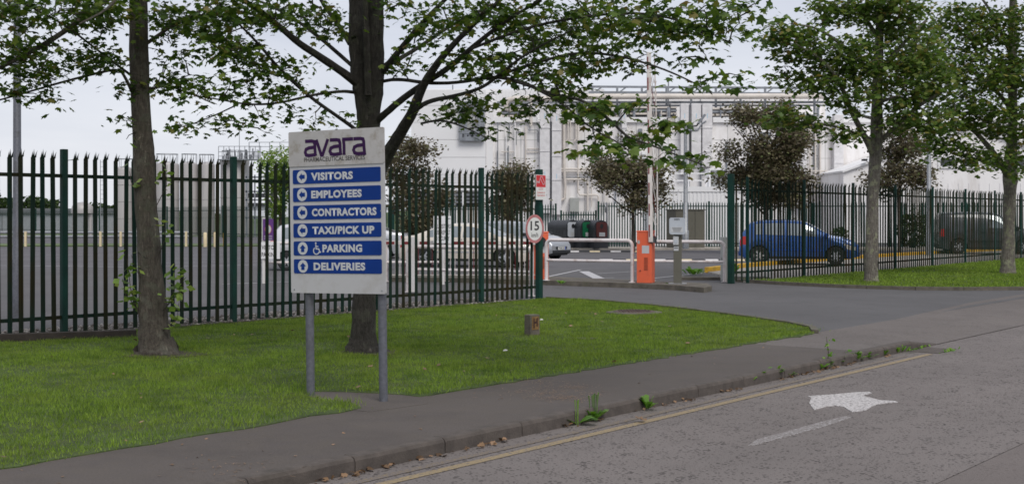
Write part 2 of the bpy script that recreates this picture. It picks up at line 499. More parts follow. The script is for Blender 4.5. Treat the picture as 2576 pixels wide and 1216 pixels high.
MAT['leaf_a'] = leafmat('sycamore_leaf', [(0.0, (0.030, 0.062, 0.014)), (0.4, (0.062, 0.112, 0.020)), (0.75, (0.105, 0.165, 0.028)), (0.92, (0.150, 0.190, 0.036)), (1.0, (0.19, 0.14, 0.05))])
MAT['leaf_b'] = leafmat('maple_leaf', [(0.0, (0.045, 0.085, 0.020)), (0.5, (0.095, 0.155, 0.032)), (0.8, (0.145, 0.205, 0.045)), (0.93, (0.19, 0.20, 0.05)), (1.0, (0.24, 0.17, 0.055))])
MAT['leaf_c'] = leafmat('copper_leaf', [(0.0, (0.060, 0.048, 0.030)), (0.45, (0.112, 0.094, 0.056)), (0.8, (0.165, 0.140, 0.080)), (1.0, (0.14, 0.175, 0.065))], 0.25)
MAT['leaf_d'] = leafmat('bright_leaf', [(0.0, (0.090, 0.154, 0.036)), (0.6, (0.180, 0.278, 0.054)), (1.0, (0.288, 0.342, 0.090))])
MAT['leaf_e'] = leafmat('hedge_leaf', [(0.0, (0.016, 0.034, 0.008)), (0.6, (0.032, 0.058, 0.014)), (1.0, (0.055, 0.085, 0.02))])
MAT['weed'] = leafmat('weed_leaf', [(0.0, (0.072, 0.168, 0.024)), (0.6, (0.132, 0.264, 0.036)), (1.0, (0.204, 0.324, 0.060))])
MAT['dry'] = leafmat('dry_leaf', [(0.0, (0.08, 0.05, 0.03)), (0.5, (0.19, 0.115, 0.06)), (1.0, (0.32, 0.20, 0.12))], 0.1)
MAT['stone'] = leafmat('gravel_stone', [(0.0, (0.10, 0.085, 0.075)), (0.5, (0.21, 0.185, 0.165)), (1.0, (0.38, 0.35, 0.32))], 0.0)

def grassmat(name):
    m, nt, b = newmat(name)
    g = nt.nodes.new('ShaderNodeNewGeometry')
    v = wpos(nt)
    rp = nt.nodes.new('ShaderNodeValToRGB')
    e = rp.color_ramp.elements
    e[0].position, e[0].color = 0.0, (0.082, 0.138, 0.017, 1)
    e[1].position, e[1].color = 1.0, (0.30, 0.43, 0.055, 1)
    k = e.new(0.5); k.color = (0.18, 0.29, 0.031, 1)
    nt.links.new(g.outputs['Random Per Island'], rp.inputs[0])
    p1 = noise(nt, v, 0.9, 4, 0.6, 0.42, 0.7)
    c = mixc(nt, math_(nt, 'MULTIPLY', p1, 0.5), rp.outputs[0], (0.23, 0.275, 0.048))
    p2 = noise(nt, v, 2.4, 6, 0.7, 0.47, 0.66)
    c = mixc(nt, math_(nt, 'MULTIPLY', p2, 0.75), c, (0.058, 0.112, 0.014))
    p3 = noise(nt, v, 1.7, 5, 0.7, 0.62, 0.76)
    c = mixc(nt, math_(nt, 'MULTIPLY', p3, 0.5), c, (0.25, 0.22, 0.09))
    nt.links.new(c, b.inputs['Base Color'])
    b.inputs['Roughness'].default_value = 0.6
    b.inputs['Specular IOR Level'].default_value = 0.2
    tr = nt.nodes.new('ShaderNodeBsdfTranslucent')
    nt.links.new(c, tr.inputs[0])
    mx = nt.nodes.new('ShaderNodeMixShader'); mx.inputs[0].default_value = 0.35
    nt.links.new(b.outputs[0], mx.inputs[1]); nt.links.new(tr.outputs[0], mx.inputs[2])
    nt.links.new(mx.outputs[0], nt.nodes['Material Output'].inputs[0])
    return m
MAT['grass'] = grassmat('grass_blades')

def wornpaint(name, rgb, keep, under=(0.10, 0.088, 0.084)):
    """thermoplastic road paint, worn through to the tarmac in spots"""
    m, nt, b = newmat(name)
    v = wpos(nt)
    n1 = noise(nt, v, 34, 6, 0.75, keep - 0.05, keep + 0.05)
    n2 = noise(nt, v, 120, 2, 0.6, 0.2, 0.8)
    c = mixc(nt, n2, tuple(x * 0.75 for x in rgb), rgb)
    c = mixc(nt, n1, c, under)
    nt.links.new(c, b.inputs['Base Color'])
    b.inputs['Roughness'].default_value = 0.8
    bump(nt, b, n1, 0.4, 0.004)
    return m
MAT['paint_white'] = wornpaint('worn_white_paint', (0.58, 0.55, 0.54), 0.55)
MAT['paint_stem'] = wornpaint('very_worn_white_paint', (0.40, 0.38, 0.375), 0.47, (0.16, 0.14, 0.132))
MAT['paint_yellow'] = wornpaint('worn_yellow_paint', (0.31, 0.235, 0.13), 0.555, (0.15, 0.13, 0.12))
MAT['paint_yellow2'] = wornpaint('very_worn_yellow_paint', (0.25, 0.19, 0.11), 0.46, (0.14, 0.12, 0.112))
MAT['paint_park'] = wornpaint('parking_paint', (0.50, 0.49, 0.50), 0.60, (0.13, 0.13, 0.14))
def carpaint(name, rgb, metallic=0.25):
    return M(name, rgb, 0.28, 0.04, 1.0, metallic=metallic, coat=0.7)

# ================================================================== THE SETTING
K0 = Vector((-1.186, 8.332)); KU = Vector((0.615, 0.788)).normalized(); KN = Vector((-KU.y, KU.x))
def rd(s, n):
    """plan point: s metres along the road, n metres from the kerb face towards the verge"""
    p = K0 + KU * s + KN * n
    return (p.x, p.y)
ZR = -0.12
def struct(name, mb, mat, label=None, smooth=False, bevel=0.0):
    o = mb.build(name, mat, smooth=smooth, bevel=bevel)
    return tag(o, label, None, None, 'structure')

struct('ground', MB().prism([(-1500, -300), (1500, -300), (1500, 2500), (-1500, 2500)], -0.5, -0.2), MAT['field'], 'open ground reaching to the horizon')
struct('road', MB().prism([rd(-60, -3.165), rd(120, -3.165), rd(120, 0.02), rd(-60, 0.02)], -0.19, ZR), MAT['road'], 'worn grey road surface along the kerb')
struct('road_lane', MB().prism([rd(-60, -9), rd(120, -9), rd(120, -3.18), rd(-60, -3.18)], -0.19, ZR + 0.003), MAT['road_near'], 'smoother near lane beyond the road seam')
struct('road_seam', MB().prism([rd(-60, -3.181), rd(120, -3.181), rd(120, -3.164), rd(-60, -3.164)], -0.19, ZR - 0.004), M('seam_tar', (0.03, 0.028, 0.027), 0.9), 'dark tar seam between the two lanes')
END = 9.75                                   # where the raised kerb dips into the entrance
struct('footpath', MB().prism([rd(-60, 0.125), rd(END - 0.9, 0.125), rd(END - 0.9, 1.59), rd(-60, 1.59)], -0.16, -0.016), MAT['path'], 'dark tarmac footpath between verge and kerb')
apron = MB()
prof = [(0.0, -0.112), (0.13, -0.102), (0.75, -0.040), (1.575, -0.018)]
svals = [END - 0.9, END + 0.4, END + 4, END + 9, END + 16, END + 40]
vs, fs = [], []
for i, s_ in enumerate(svals):
    for n_, z_ in prof:
        nn = n_ + (0.42 if n_ > 1.4 and s_ > END + 8 else 0)
        if i == 0: z_ = -0.018 if n_ > 0.1 else -0.112
        q = rd(s_, max(nn, 0.126) if i == 0 else nn)
        vs.append((q[0], q[1], z_))
for i in range(len(svals) - 1):
    for j in range(3):
        a = i * 4 + j
        fs.append((a, a + 4, a + 5, a + 1))
apron.add(vs, fs)
struct('footpath_crossing', apron, MAT['apron'], 'paler footpath dipping across the factory entrance')
# car park and drive: one tarmac sheet behind the footpath
struct('driveway', MB().prism([rd(-45, 1.595), rd(38, 1.595), (21.3, 39.996), (-60, 39.996), (-60, 10)], -0.19, -0.022), MAT['drive'], 'smooth grey tarmac drive through the gate')
struct('car_park', MB().prism([(-110, 40), (21.3, 40), rd(110, 1.595), (64, 110), (-110, 110)], -0.19, -0.024), MAT['park'], 'grey tarmac car park behind the fence')

# kerb stones along the road, each a part of the kerb
kerb = empty('kerb'); tag(kerb, 'dark concrete kerb along the road', None, None, 'structure')
def kerb_mesh(L, h, seed):
    random.seed(seed)
    r_ = 0.03
    pf = [(0.0, -0.19), (0.0, h - r_), (0.012, h - 0.008), (0.035, h), (0.122, h), (0.122, -0.19)]
    m = MB()
    n = len(pf)
    xs = [0.004, 0.018, L * 0.25, L * 0.5, L * 0.75, L - 0.018, L - 0.004]
    vs = []
    for i, x in enumerate(xs):
        e = 0.006 if i in (0, len(xs) - 1) else 0.0
        for (a, z) in pf:
            vs.append((x, a + (e if a < 0.03 else 0) + random.uniform(-.002, .002), z - (e if z > 0 or z > -0.1 else 0) + random.uniform(-.0025, .0025)))
    fs = []
    for i in range(len(xs) - 1):
        for j in range(n - 1):
            fs.append((i * n + j, (i + 1) * n + j, (i + 1) * n + j + 1, i * n + j + 1))
    fs.append(tuple(range(n))); fs.append(tuple((len(xs) - 1) * n + k for k in range(n)))
    m.add(vs, fs)
    return m
ang = math.atan2(KU.y, KU.x)
stones = [kerb_mesh(0.915, -0.008, s).build('kerb_stone', MAT['kerb'], kerb, smooth=False) for s in (1, 2, 3)]
s0 = -8.0
i = 0
while s0 < END - 0.2:
    o = stones[i] if i < 3 else link('kerb_stone', stones[i % 3].data, kerb)
    q = rd(s0, 0.0)
    o.location = (q[0], q[1], random.uniform(-.002, .002)); o.rotation_euler = (0, 0, ang + random.uniform(-.003, .003))
    s0 += 0.915; i += 1
# tapered stone, then the dropped kerb
dk = kerb_mesh(0.915, -0.008, 9)
dk.v = [(x, y, z - (0.092 * x / 0.915 if z > -0.15 else 0)) for x, y, z in dk.v]
o = dk.build('kerb_stone', MAT['kerb'], kerb); q = rd(s0, 0.0); o.location = (q[0], q[1], 0); o.rotation_euler = (0, 0, ang)

# the verge with a tarmac notch at the directory sign
def P2(x, y, z=0.0):
    g = G(x, y, z); return (g.x, g.y)
def wob(a, b, n, amp):
    """hand-cut edge from a to b"""
    out = []
    for k in range(n):
        t = k / n
        out.append((a[0] + (b[0] - a[0]) * t + random.uniform(-amp, amp), a[1] + (b[1] - a[1]) * t + random.uniform(-amp, amp)))
    return out
random.seed(3)
FA = Vector((-6.07, 17.30)); FU = Vector((1.833, 2.123))     # fence: first post in view and one bay
def fp(k): p = FA + FU * k; return (p.x, p.y)
Z0 = 0.02
edge_path = wob(rd(-14, 1.44), P2(909, 1022), 60, 0.045) + [P2(909, 1021), P2(886, 1009), P2(835, 1002), P2(785, 996), P2(765, 987), P2(790, 980), P2(870, 981), P2(956, 985), P2(1010, 988), P2(1052, 993)]
edge_path += wob(P2(1052, 993), P2(2050, 836), 60, 0.045)
tip = [P2(2050, 834), P2(2042, 824), P2(1985, 812), P2(1850, 793), P2(1740, 779), P2(1650, 769), P2(1520, 757), P2(1376, 749)]
edge_fence = [(fp(3.56)[0] - 0.02, fp(3.56)[1] - 0.12)] + [(fp(k)[0] + 0.02, fp(k)[1] - 0.16) for k in (3, 2, 1, 0, -1, -2)] + [(-11.5, 11.2)]
LAWN = edge_path + tip + edge_fence
struct('sign_pad', MB().prism([P2(745, 1012), P2(745, 972), P2(900, 972), P2(1075, 985), P2(1075, 1010), P2(930, 1030)], -0.1, -0.013), MAT['path'], 'dark tarmac notch around the sign posts')
struct('verge', MB().prism(LAWN, -0.1, -0.008), MAT['lawn'], 'grass verge in front of the palisade fence')
TRUNKS = [(-4.13, 14.84, .34), (-1.755, 15.06, .30)]
for tx, ty, tr_ in TRUNKS:  # dark soil discs added for contact shade at the trunk feet
    o = MB().prism([(tx + .08 + tr_ * 1.25 * math.cos(a) * (1 + .25 * math.sin(3 * a + tx)), ty + tr_ * 1.1 * math.sin(a)) for a in [2 * math.pi * k / 20 for k in range(20)]], -.05, .004)
    struct('contact_shade_soil', o, MAT['soil'], 'dark soil put in as contact shade around the foot of a roadside trunk')
# concrete edging along the drive side of the verge
ed = MB()
for a, b in zip(tip[:-1], tip[1:]):
    ed.bar((a[0], a[1], -0.02), (b[0], b[1], -0.02), 0.09, 0.1)
struct('verge_edging', ed, MAT['old_concrete'], 'thin concrete edging between verge and drive')

RP0 = Vector((5.81, 31.5)); RU = Vector((1.99, 2.574))        # far-side fence
def rp_(k): p = RP0 + RU * k; return (p.x, p.y)
rf = [P2(1852, 706), P2(1900, 709), P2(1960, 713), P2(2080, 719), P2(2180, 723), P2(2300, 726), P2(2420, 727), P2(2575, 726), P2(2760, 722)]
RLAWN = rf + [(22.5, 33)] + [(rp_(k)[0] + 0.12, rp_(k)[1] - 0.12) for k in (7.8, 6, 4, 2, 0.3)]
struct('far_verge', MB().prism(RLAWN, -0.1, 0.03), MAT['lawn'], 'grass verge beside the entrance, below the far fence')
ed = MB()
for a, b in zip(rf[:-1], rf[1:]):
    ed.bar((a[0], a[1] - 0.05, -0.01), (b[0], b[1] - 0.05, -0.01), 0.1, 0.13)
struct('far_verge_edging', ed, MAT['old_concrete'], 'low concrete edging along the far verge')
# concrete walk between the far fence and the yellow kerb
yk = [(5.74, 37.4), (7.4, 40.6), (10.4, 45.2), (13.8, 50.0), (16.6, 53.6), (20.5, 58.2), (25.5, 63.6)]
walk = [(rp_(k)[0] - 0.05, rp_(k)[1] + 0.1) for k in (0, 2, 4, 6, 8, 9.5)] + [(p[0], p[1]) for p in reversed(yk)]
struct('walk', MB().prism(walk, -0.1, 0.02), MAT['concrete'], 'pale concrete walk behind the far fence')

# gravel margin behind the fence
gm = [(fp(k)[0] - 0.02, fp(k)[1] - 0.13) for k in (-2, -1, 0, 1, 2, 3, 3.5)] + [(fp(k)[0] - 0.75, fp(k)[1] + 0.75) for k in (3.4, 3, 2, 1, 0, -1, -2)]
struct('gravel_bed', MB().prism(gm, -0.1, 0.006), MAT['soil'], 'stony margin under the palisade fence')
def scatter(poly, n):
    xs = [p[0] for p in poly]; ys = [p[1] for p in poly]
    px = rng.uniform(min(xs), max(xs), n); py = rng.uniform(min(ys), max(ys), n)
    k = in_poly(px, py, poly)
    return px[k], py[k]
def stones_mesh(name, px, py, z, smin, smax, mat):
    base = np.array([(1, 0, 0), (-1, 0, 0), (0, 1, 0), (0, -1, 0), (0, 0, 1), (0, 0, -1)], float)
    tri = np.array([(0, 2, 4), (2, 1, 4), (1, 3, 4), (3, 0, 4), (2, 0, 5), (1, 2, 5), (3, 1, 5), (0, 3, 5)])
    N = len(px)
    sz = rng.uniform(smin, smax, (N, 1, 1)) * rng.uniform(0.6, 1.25, (N, 6, 1))
    v = base[None] * sz
    a = rng.uniform(0, 2 * np.pi, N); ca, sa = np.cos(a)[:, None], np.sin(a)[:, None]
    v = np.stack([v[..., 0] * ca - v[..., 1] * sa, v[..., 0] * sa + v[..., 1] * ca, v[..., 2] * 0.7], -1)
    v += np.stack([px, py, np.full(N, z)], -1)[:, None, :]
    f = tri[None] + (np.arange(N) * 6)[:, None, None]
    return np_mesh(name, v.reshape(-1, 3), 3, f.reshape(-1, 3), mat)
px, py = scatter(gm, 14000)
tag(stones_mesh('gravel', px, py, 0.012, 0.018, 0.045, MAT['stone']), 'loose grey and brown stones along the fence foot', 'gravel', kind='stuff')

# low concrete ledge in front of the fence, far left, its shadow coloured in
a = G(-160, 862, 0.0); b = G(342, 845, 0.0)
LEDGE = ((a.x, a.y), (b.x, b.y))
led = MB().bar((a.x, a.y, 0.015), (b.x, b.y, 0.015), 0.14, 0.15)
tag(led.build('concrete_ledge', M('shadowed_ledge', (.04, .032, .026), .95, .3, 6, bmp=.4), bevel=0.008), 'low concrete ledge with its shadow in the colour, under the fence beside the bare trunk', 'ledge')

# ------------------------------------------------------------------ road paint
def ribbon(name, pts, wd, z, mat, label):
    m = MB()
    for a, b in zip(pts[:-1], pts[1:]):
        a = Vector(a); b = Vector(b); n = Vector((-(b - a).y, (b - a).x)).normalized() * wd / 2
        m.add([(a.x - n.x, a.y - n.y, z), (b.x - n.x, b.y - n.y, z), (b.x + n.x, b.y + n.y, z), (a.x + n.x, a.y + n.y, z)], [(0, 1, 2, 3)])
    return struct(name, m, mat, label)
ribbon('yellow_line', [rd(-14, -0.39), rd(2, -0.385), rd(END + 0.2, -0.36)], 0.085, ZR + 0.004, MAT['paint_yellow'], 'outer yellow no-parking line on the road')
ribbon('yellow_line', [rd(-14, -0.225), rd(2, -0.22), rd(END - 0.2, -0.20)], 0.075, ZR + 0.004, MAT['paint_yellow2'], 'worn inner yellow line beside the kerb')
ah = [(2031, 996), (2040, 1000), (2035, 1013), (2042, 1024), (2048, 1030), (2062, 1026), (2080, 1021), (2100, 1020), (2120, 1022), (2132, 1029), (2143, 1035), (2160, 1034), (2178, 1031), (2190, 1023), (2207, 1016), (2230, 1013), (2258, 1011), (2250, 1008), (2212, 1006), (2190, 1000), (2168, 995), (2192, 988), (2186, 985), (2155, 986), (2110, 990), (2070, 993)]
pm = [P2(x, y, ZR) for x, y in ah]
struct('road_arrow_head', MB().prism(pm, ZR - 0.02, ZR + 0.005), MAT['paint_white'], 'flaking white arrow head painted on the road')
st = [P2(x, y, ZR) for x, y in [(1880, 1121), (1905, 1104), (1975, 1086), (2060, 1062), (2128, 1046), (2140, 1050), (2075, 1072), (1985, 1096), (1905, 1117)]]
struct('road_arrow_stem', MB().prism(st, ZR - 0.02, ZR + 0.005), MAT['paint_stem'], 'worn white arrow stem painted on the road')
PK = [((0, 667), (310, 671), .11), ((330, 672), (690, 664), .10), ((560, 714), (735, 708), .12), ((330, 662), (700, 655), .08), ((-40, 641), (560, 640), .06),
      ((1380, 695), (1460, 678), .10), ((1468, 682), (1506, 700), .30), ((1480, 700), (1545, 698), .10), ((1500, 688), (1600, 682), .08), ((1640, 700), (1840, 678), .09),
      ((1430, 713), (1500, 711), .35), ((2000, 646), (2180, 642), .1), ((985, 690), (1035, 688), .12)]
for i, (a, b, wd) in enumerate(PK):
    a2, b2 = P2(*a, -0.02), P2(*b, -0.02)
    ribbon('parking_line', [a2, b2], wd, -0.017 + i * 0.0003, MAT['paint_park'], None)

# ------------------------------------------------------------------ palisade fences
def pale_mesh(h, wd=0.066):
    """W-section steel pale with a three-pronged splayed top"""
    m = MB()
    hs = h - 0.115
    xs = [-wd / 2, -wd * 0.22, 0, wd * 0.22, wd / 2]
    ys = [0.010, -0.012, -0.004, -0.012, 0.010]
    th = 0.006
    vs = []
    for z in (0.035, hs):
        vs += [(x, y, z) for x, y in zip(xs, ys)] + [(x, y + th, z) for x, y in zip(xs, ys)]
    n = 10
    fs = []
    for i in range(4):
        fs += [(i, i + 1, n + i + 1, n + i), (5 + i + 1, 5 + i, n + 5 + i, n + 5 + i + 1)]
    fs += [(0, n, n + 5, 5), (4, 9, n + 9, n + 4)]
    m.add(vs, fs)
    for x0, x1, tx, ty, tz in ((-wd * .5, -wd * .17, -wd * .34, -0.022, 0.085), (-wd * .17, wd * .17, 0, -0.010, 0.115), (wd * .17, wd * .5, wd * .60, -0.028, 0.095)):
        bx = [(x0, .006, hs), (x1, .006, hs), (x1, -.010, hs), (x0, -.010, hs)]
        mid = [((x0 * .75 + x1 * .25) * .7 + tx * .3, ty * .35, hs + tz * .55), ((x1 * .75 + x0 * .25) * .7 + tx * .3, ty * .35, hs + tz * .55), ((x1 * .75 + x0 * .25) * .7 + tx * .3, ty * .35 - .01, hs + tz * .55), ((x0 * .75 + x1 * .25) * .7 + tx * .3, ty * .35 - .01, hs + tz * .55)]
        tp = [(tx, ty, hs + tz)]
        m.add(bx + mid + tp, [(0, 1, 5, 4), (1, 2, 6, 5), (2, 3, 7, 6), (3, 0, 4, 7), (4, 5, 8), (5, 6, 8), (6, 7, 8), (7, 4, 8)])
    return m
PALE = {}
def palisade(name, label, posts, npales, h, mat_pale, mat_post, joined=False, group=None, end_posts=(), rails=(0.24, 2.15), post_w=0.10, tilt=0.010):
    a0 = posts[0]
    root = empty(name, (a0[0], a0[1], 0), 0, label, 'fence', group)
    loc = lambda p, z: (p[0] - a0[0], p[1] - a0[1], z)
    for i, p in enumerate(posts):
        if i in end_posts: continue
        d = Vector(posts[min(i + 1, len(posts) - 1)]) - Vector(posts[max(i - 1, 0)])
        an = math.atan2(d.y, d.x)
        w2 = post_w / 2
        MB().box(-w2, w2, -w2, w2, -0.1, h + 0.012).build('post', mat_post, root, loc=loc(p, 0), rot=(0, 0, an), bevel=0.008 if not joined else 0)
    allp = MB()
    for i in range(len(posts) - 1):
        a, b = Vector(posts[i]), Vector(posts[i + 1])
        d = (b - a); L = d.length; u = d / L; an = math.atan2(u.y, u.x)
        nrm = Vector((u.y, -u.x))
        for z in rails:
            MB().bar(loc(a + nrm * 0.0, z), loc(b + nrm * 0.0, z), 0.02, 0.05).build('rail', mat_pale, root)
        n = npales[i] if hasattr(npales, '__len__') else npales
        for k in range(n):
            t = (k + 1) / (n + 1)
            p = a + d * t + nrm * 0.03
            if joined:
                x, y, _ = loc(p, 0)
                wd = 0.062
                ux, uy = u.x * wd / 2, u.y * wd / 2
                vx, vy = nrm.x * .012, nrm.y * .012
                hs = h - 0.14
                vs = [(x - ux, y - uy, .07), (x + vx, y + vy, .07), (x + ux, y + uy, .07), (x - ux, y - uy, hs), (x + vx, y + vy, hs), (x + ux, y + uy, hs), (x, y, h)]
                allp.add(vs, [(0, 1, 4, 3), (1, 2, 5, 4), (2, 0, 3, 5), (3, 4, 6), (4, 5, 6), (5, 3, 6)])
            else:
                key = (round(h, 2), mat_pale.name)
                if key not in PALE:
                    o = pale_mesh(h).build('pale', mat_pale, root); PALE[key] = o.data
                else:
                    o = link('pale', PALE[key], root)
                o.location = (*loc(p, 0)[:2], random.uniform(-.012, .006)); o.rotation_euler = (random.uniform(-tilt, tilt), random.uniform(-tilt, tilt), an + random.uniform(-.05, .05))
    if joined:
        o = allp.build('pales', mat_pale, root); tag(o, kind='stuff')
    return root
random.seed(5)
posts = [fp(k) for k in (-1, 0, 1, 2, 3)] + [fp(3.56)]
FENCE = palisade('palisade_fence', 'tall dark green palisade fence crossing behind the directory sign', posts, [17, 17, 17, 17, 10], 2.50, MAT['green_pale'], MAT['green'], end_posts=(5,), post_w=0.082)
pE = fp(3.60)
MB().box(-.055, .055, -.055, .055, -0.1, 2.53).build('end_post', MAT['green'], FENCE, loc=(pE[0] - posts[0][0], pE[1] - posts[0][1], 0), rot=(0, 0, math.atan2(FU.y, FU.x)), bevel=0.008)
rposts = [rp_(k) for k in range(0, 9)]
RF = palisade('palisade_fence', 'green palisade fence with many posts right of the gate, blue car behind', rposts, 17, 2.58, MAT['green_pale'], MAT['green'], rails=(0.25, 2.27), post_w=0.066)
gx = (5.36, 31.25)
MB().box(-.07, .07, -.07, .07, -0.1, 2.66).build('gate_post', MAT['green'], RF, loc=(gx[0] - rposts[0][0], gx[1] - rposts[0][1], 0), rot=(0, 0, math.atan2(RU.y, RU.x) + 0.1), bevel=0.01)
for z in (0.25, 2.27):
    MB().bar((gx[0] - rposts[0][0], gx[1] - rposts[0][1], z), (0, 0, z), 0.02, 0.05).build('rail', MAT['green_pale'], RF)
for k in range(2):
    t = (k + 1) / 3
    link('pale', PALE[(2.58, MAT['green_pale'].name)], RF, loc=((gx[0] - rposts[0][0]) * (1 - t), (gx[1] - rposts[0][1]) * (1 - t), 0), rot=(0, 0, math.atan2(RU.y, RU.x)))
YB = 67.0
def bx_(x, d=YB): return (x - CX) * d / F
palisade('palisade_fence', 'long green palisade fence along the back of the car park, behind the cabinet', [(bx_(1505) + 2.9 * k, YB) for k in range(9)], 20, 2.45, MAT['green'], MAT['green'], joined=True, rails=(0.25, 2.2))
palisade('palisade_fence', 'low green palisade fence behind the recycling banks', [(bx_(1412), YB + 0.5), (bx_(1500), YB + 0.5)], 13, 1.98, MAT['green'], MAT['green'], joined=True, rails=(0.25, 1.75))
palisade('palisade_fence', 'green palisade fence behind the parked cream car', [(bx_(1400) - 2.9 * k, YB + 1.5) for k in range(0, 5)], 20, 2.35, MAT['green'], MAT['green'], joined=True, rails=(0.25, 2.05))
palisade('palisade_fence', 'far green palisade fence in front of the storage tanks', [(bx_(985, 72), 72), (bx_(800, 84), 84), (bx_(690, 96), 96), (bx_(560, 104), 104), (bx_(420, 112), 112), (bx_(250, 125), 125), (bx_(90, 138), 138), (bx_(-60, 150), 150)], [40, 50, 60, 70, 80, 90, 100], 2.6, MAT['green'], MAT['green'], joined=True, rails=(0.3, 2.2))

# ------------------------------------------------------------------ kerbs in the car park
random.seed(8)
tag(MB().prism([(bx_(985, 64), 64), (bx_(2575, 64) + 6, 64), (bx_(2575, 64) + 6, 68), (bx_(985, 64), 68)], -.1, 0.07).build('back_pavement', MAT['concrete']), 'pale concrete pavement along the back fence', None, None, 'structure')
yroot = empty('yellow_kerb', (yk[0][0], yk[0][1], 0), 0, 'long yellow painted kerb behind the far fence', 'kerb')
for a, b in zip(yk[:-1], yk[1:]):
    a = Vector(a); b = Vector(b); n = max(1, round((b - a).length / 1.0))
    for k in range(n):
        p, q = a.lerp(b, k / n), a.lerp(b, (k + .985) / n)
        MB().bar((p.x - yk[0][0], p.y - yk[0][1], 0.06), (q.x - yk[0][0], q.y - yk[0][1], 0.06), 0.22, 0.17).build('kerb_stone', MAT['yellow'], yroot, bevel=0.015)

# ================================================================== BUILDINGS
YW = 85.0
S = F / YW
def wx(x): return (x - CX) / S
def wz(y): return EYE + (HY - y) / S
bld = empty('factory_building', (0, YW, 0), 0, 'long white factory building hung with ducts and pipes', 'building')
def bpart(name, mb, mat, **k): return mb.build(name, mat, bld, **k)
def WB(x0, x1, y0, y1, dep, off=0.0):
    """box on the facade between photo columns x0..x1 and rows y0 (upper) .. y1, standing dep metres proud"""
    return MB().box(wx(x0), wx(x1), -dep - off, -off, wz(y1), wz(y0))
bpart('wall', MB().box(wx(1228), wx(2620), 0.0, 14, -0.1, wz(306)), MAT['bld'])
for a, b in ((1226, 1352), (1412, 1708), (1792, 2620)):
    bpart('coping', WB(a, b, 295, 308, 0.18), MAT['clad'])
bpart('corner_pier', MB().box(wx(1222), wx(1240), -0.3, 0.6, -0.1, wz(276)), MAT['clad'], bevel=0.05)
for x in (1268, 1310, 1345, 1470, 1515, 1555, 1600, 1640, 1680, 1830, 1870, 1910, 1950, 1990, 2075):
    bpart('wall_joint', WB(x - .5, x + .5, 309, 540, 0.012), MAT['grey_box'])
for y in (352, 398):
    bpart('wall_joint', WB(1242, 2118, y - .4, y + .4, 0.010), MAT['grey_box'])
for x0, x1, y0, y1 in ((1600, 1640, 470, 500), (1830, 1862, 440, 470), (1905, 1940, 330, 352)):
    gl = bpart('louvre_frame', WB(x0, x1, y0, y1, 0.08), MAT['clad'])
    for k in range(6):
        yy = y0 + 3 + k * (y1 - y0 - 4) / 6
        WB(x0 + 2, x1 - 2, yy, yy + 2.2, 0.02, 0.081).build('slat', MAT['steel'], gl)
# duct risers
random.seed(21)
for x0, x1, yt, yb in ((1357, 1382, 262, 536), (1387, 1411, 268, 540), (1709, 1729, 262, 440), (1736, 1760, 262, 400), (1763, 1788, 262, 420), (1562, 1574, 262, 470), (2000, 2024, 285, 520), (2092, 2116, 290, 520)):
    d = bpart('duct', WB(x0, x1, yt, yb, 0.55, 0.03), MAT['duct'], bevel=0.03)
    y = yt + 60
    while y < yb - 20:
        WB(x0 - 0.6, x1 + 0.6, y, y + 1.6, 0.59, 0.028).build('flange', MAT['duct'], d)
        y += random.uniform(55, 75)
    for yy in (yt + 25, yt + 170):
        if yy + 12 < yb:
            WB((x0 + x1) / 2 - .8, (x0 + x1) / 2 + .8, yy, yy + 12, 0.006, 0.582).build('tape', MAT['blue_line'], d)
for x in (1384.5, 1732, 1761.5):
    bpart('dark_gap', WB(x - 1.2, x + 1.2, 265, 535 if x < 1400 else 470, 0.3, 0.02), MAT['steel'])
# pipes on the facade
def pipe(pts, r, off=0.25, mat=None, n=8):
    bpart('pipe', MB().tube([(wx(x), -off, wz(y)) for x, y in pts], r, n), mat or MAT['pipe'], smooth=True)
pipe([(1335, 255), (1335, 318)], 0.10); pipe([(1314, 330), (1314, 352)], 0.03)
pipe([(1418, 268), (1418, 420), (1421, 470), (1420, 498), (1412, 503), (1372, 503)], 0.09)
pipe([(1428, 280), (1428, 350)], .05); pipe([(1434, 280), (1434, 352)], .04); pipe([(1448, 285), (1448, 352)], .05)
for x in (1428, 1434, 1448): pipe([(x, 350), (x - 5, 357)], .05)
pipe([(1370, 425), (1545, 425)], .06); pipe([(1370, 431), (1545, 431)], .04); pipe([(1370, 446), (1560, 446)], .04, mat=MAT['steel'])
pipe([(1424, 451), (1470, 451), (1477, 456), (1477, 530)], .07); pipe([(1453, 310), (1453, 484), (1457, 490), (1500, 490), (1504, 494), (1504, 530)], .06)
pipe([(1487, 400), (1487, 520)], .04); pipe([(1337, 305), (1296, 305)], .03); pipe([(1295, 310), (1295, 480)], .05, mat=MAT['bld'])
pipe([(1496, 300), (1496, 420)], .05, mat=MAT['bld']); pipe([(1520, 420), (1520, 530)], .05, mat=MAT['bld'])
pipe([(1252, 308), (1252, 520)], .03, mat=MAT['steel']); pipe([(1236, 300), (1236, 470)], .05, mat=MAT['galv'])
pipe([(2035, 300), (2035, 500)], .05); pipe([(2048, 300), (2048, 500)], .05); pipe([(2060, 320), (2060, 500)], .05); pipe([(2020, 430), (2118, 430)], .04)
for y in (374, 382): pipe([(1325, y), (1356, y)], .03, 0.1); pipe([(1412, y), (1438, y)], .03, 0.1)
bpart('junction_box', WB(1432, 1455, 497, 533, 0.5), MAT['grey_box'], bevel=0.03)
bpart('junction_box', WB(1528, 1548, 438, 460, 0.3), MAT['clad'], bevel=0.03)
bpart('flood_cable', MB().tube([(wx(1725), -.6, wz(330)), (wx(1752), -.62, wz(328)), (wx(1762), -.62, wz(312)), (wx(1772), -.6, wz(306))], .05, 6), MAT['steel'])
random.seed(61)
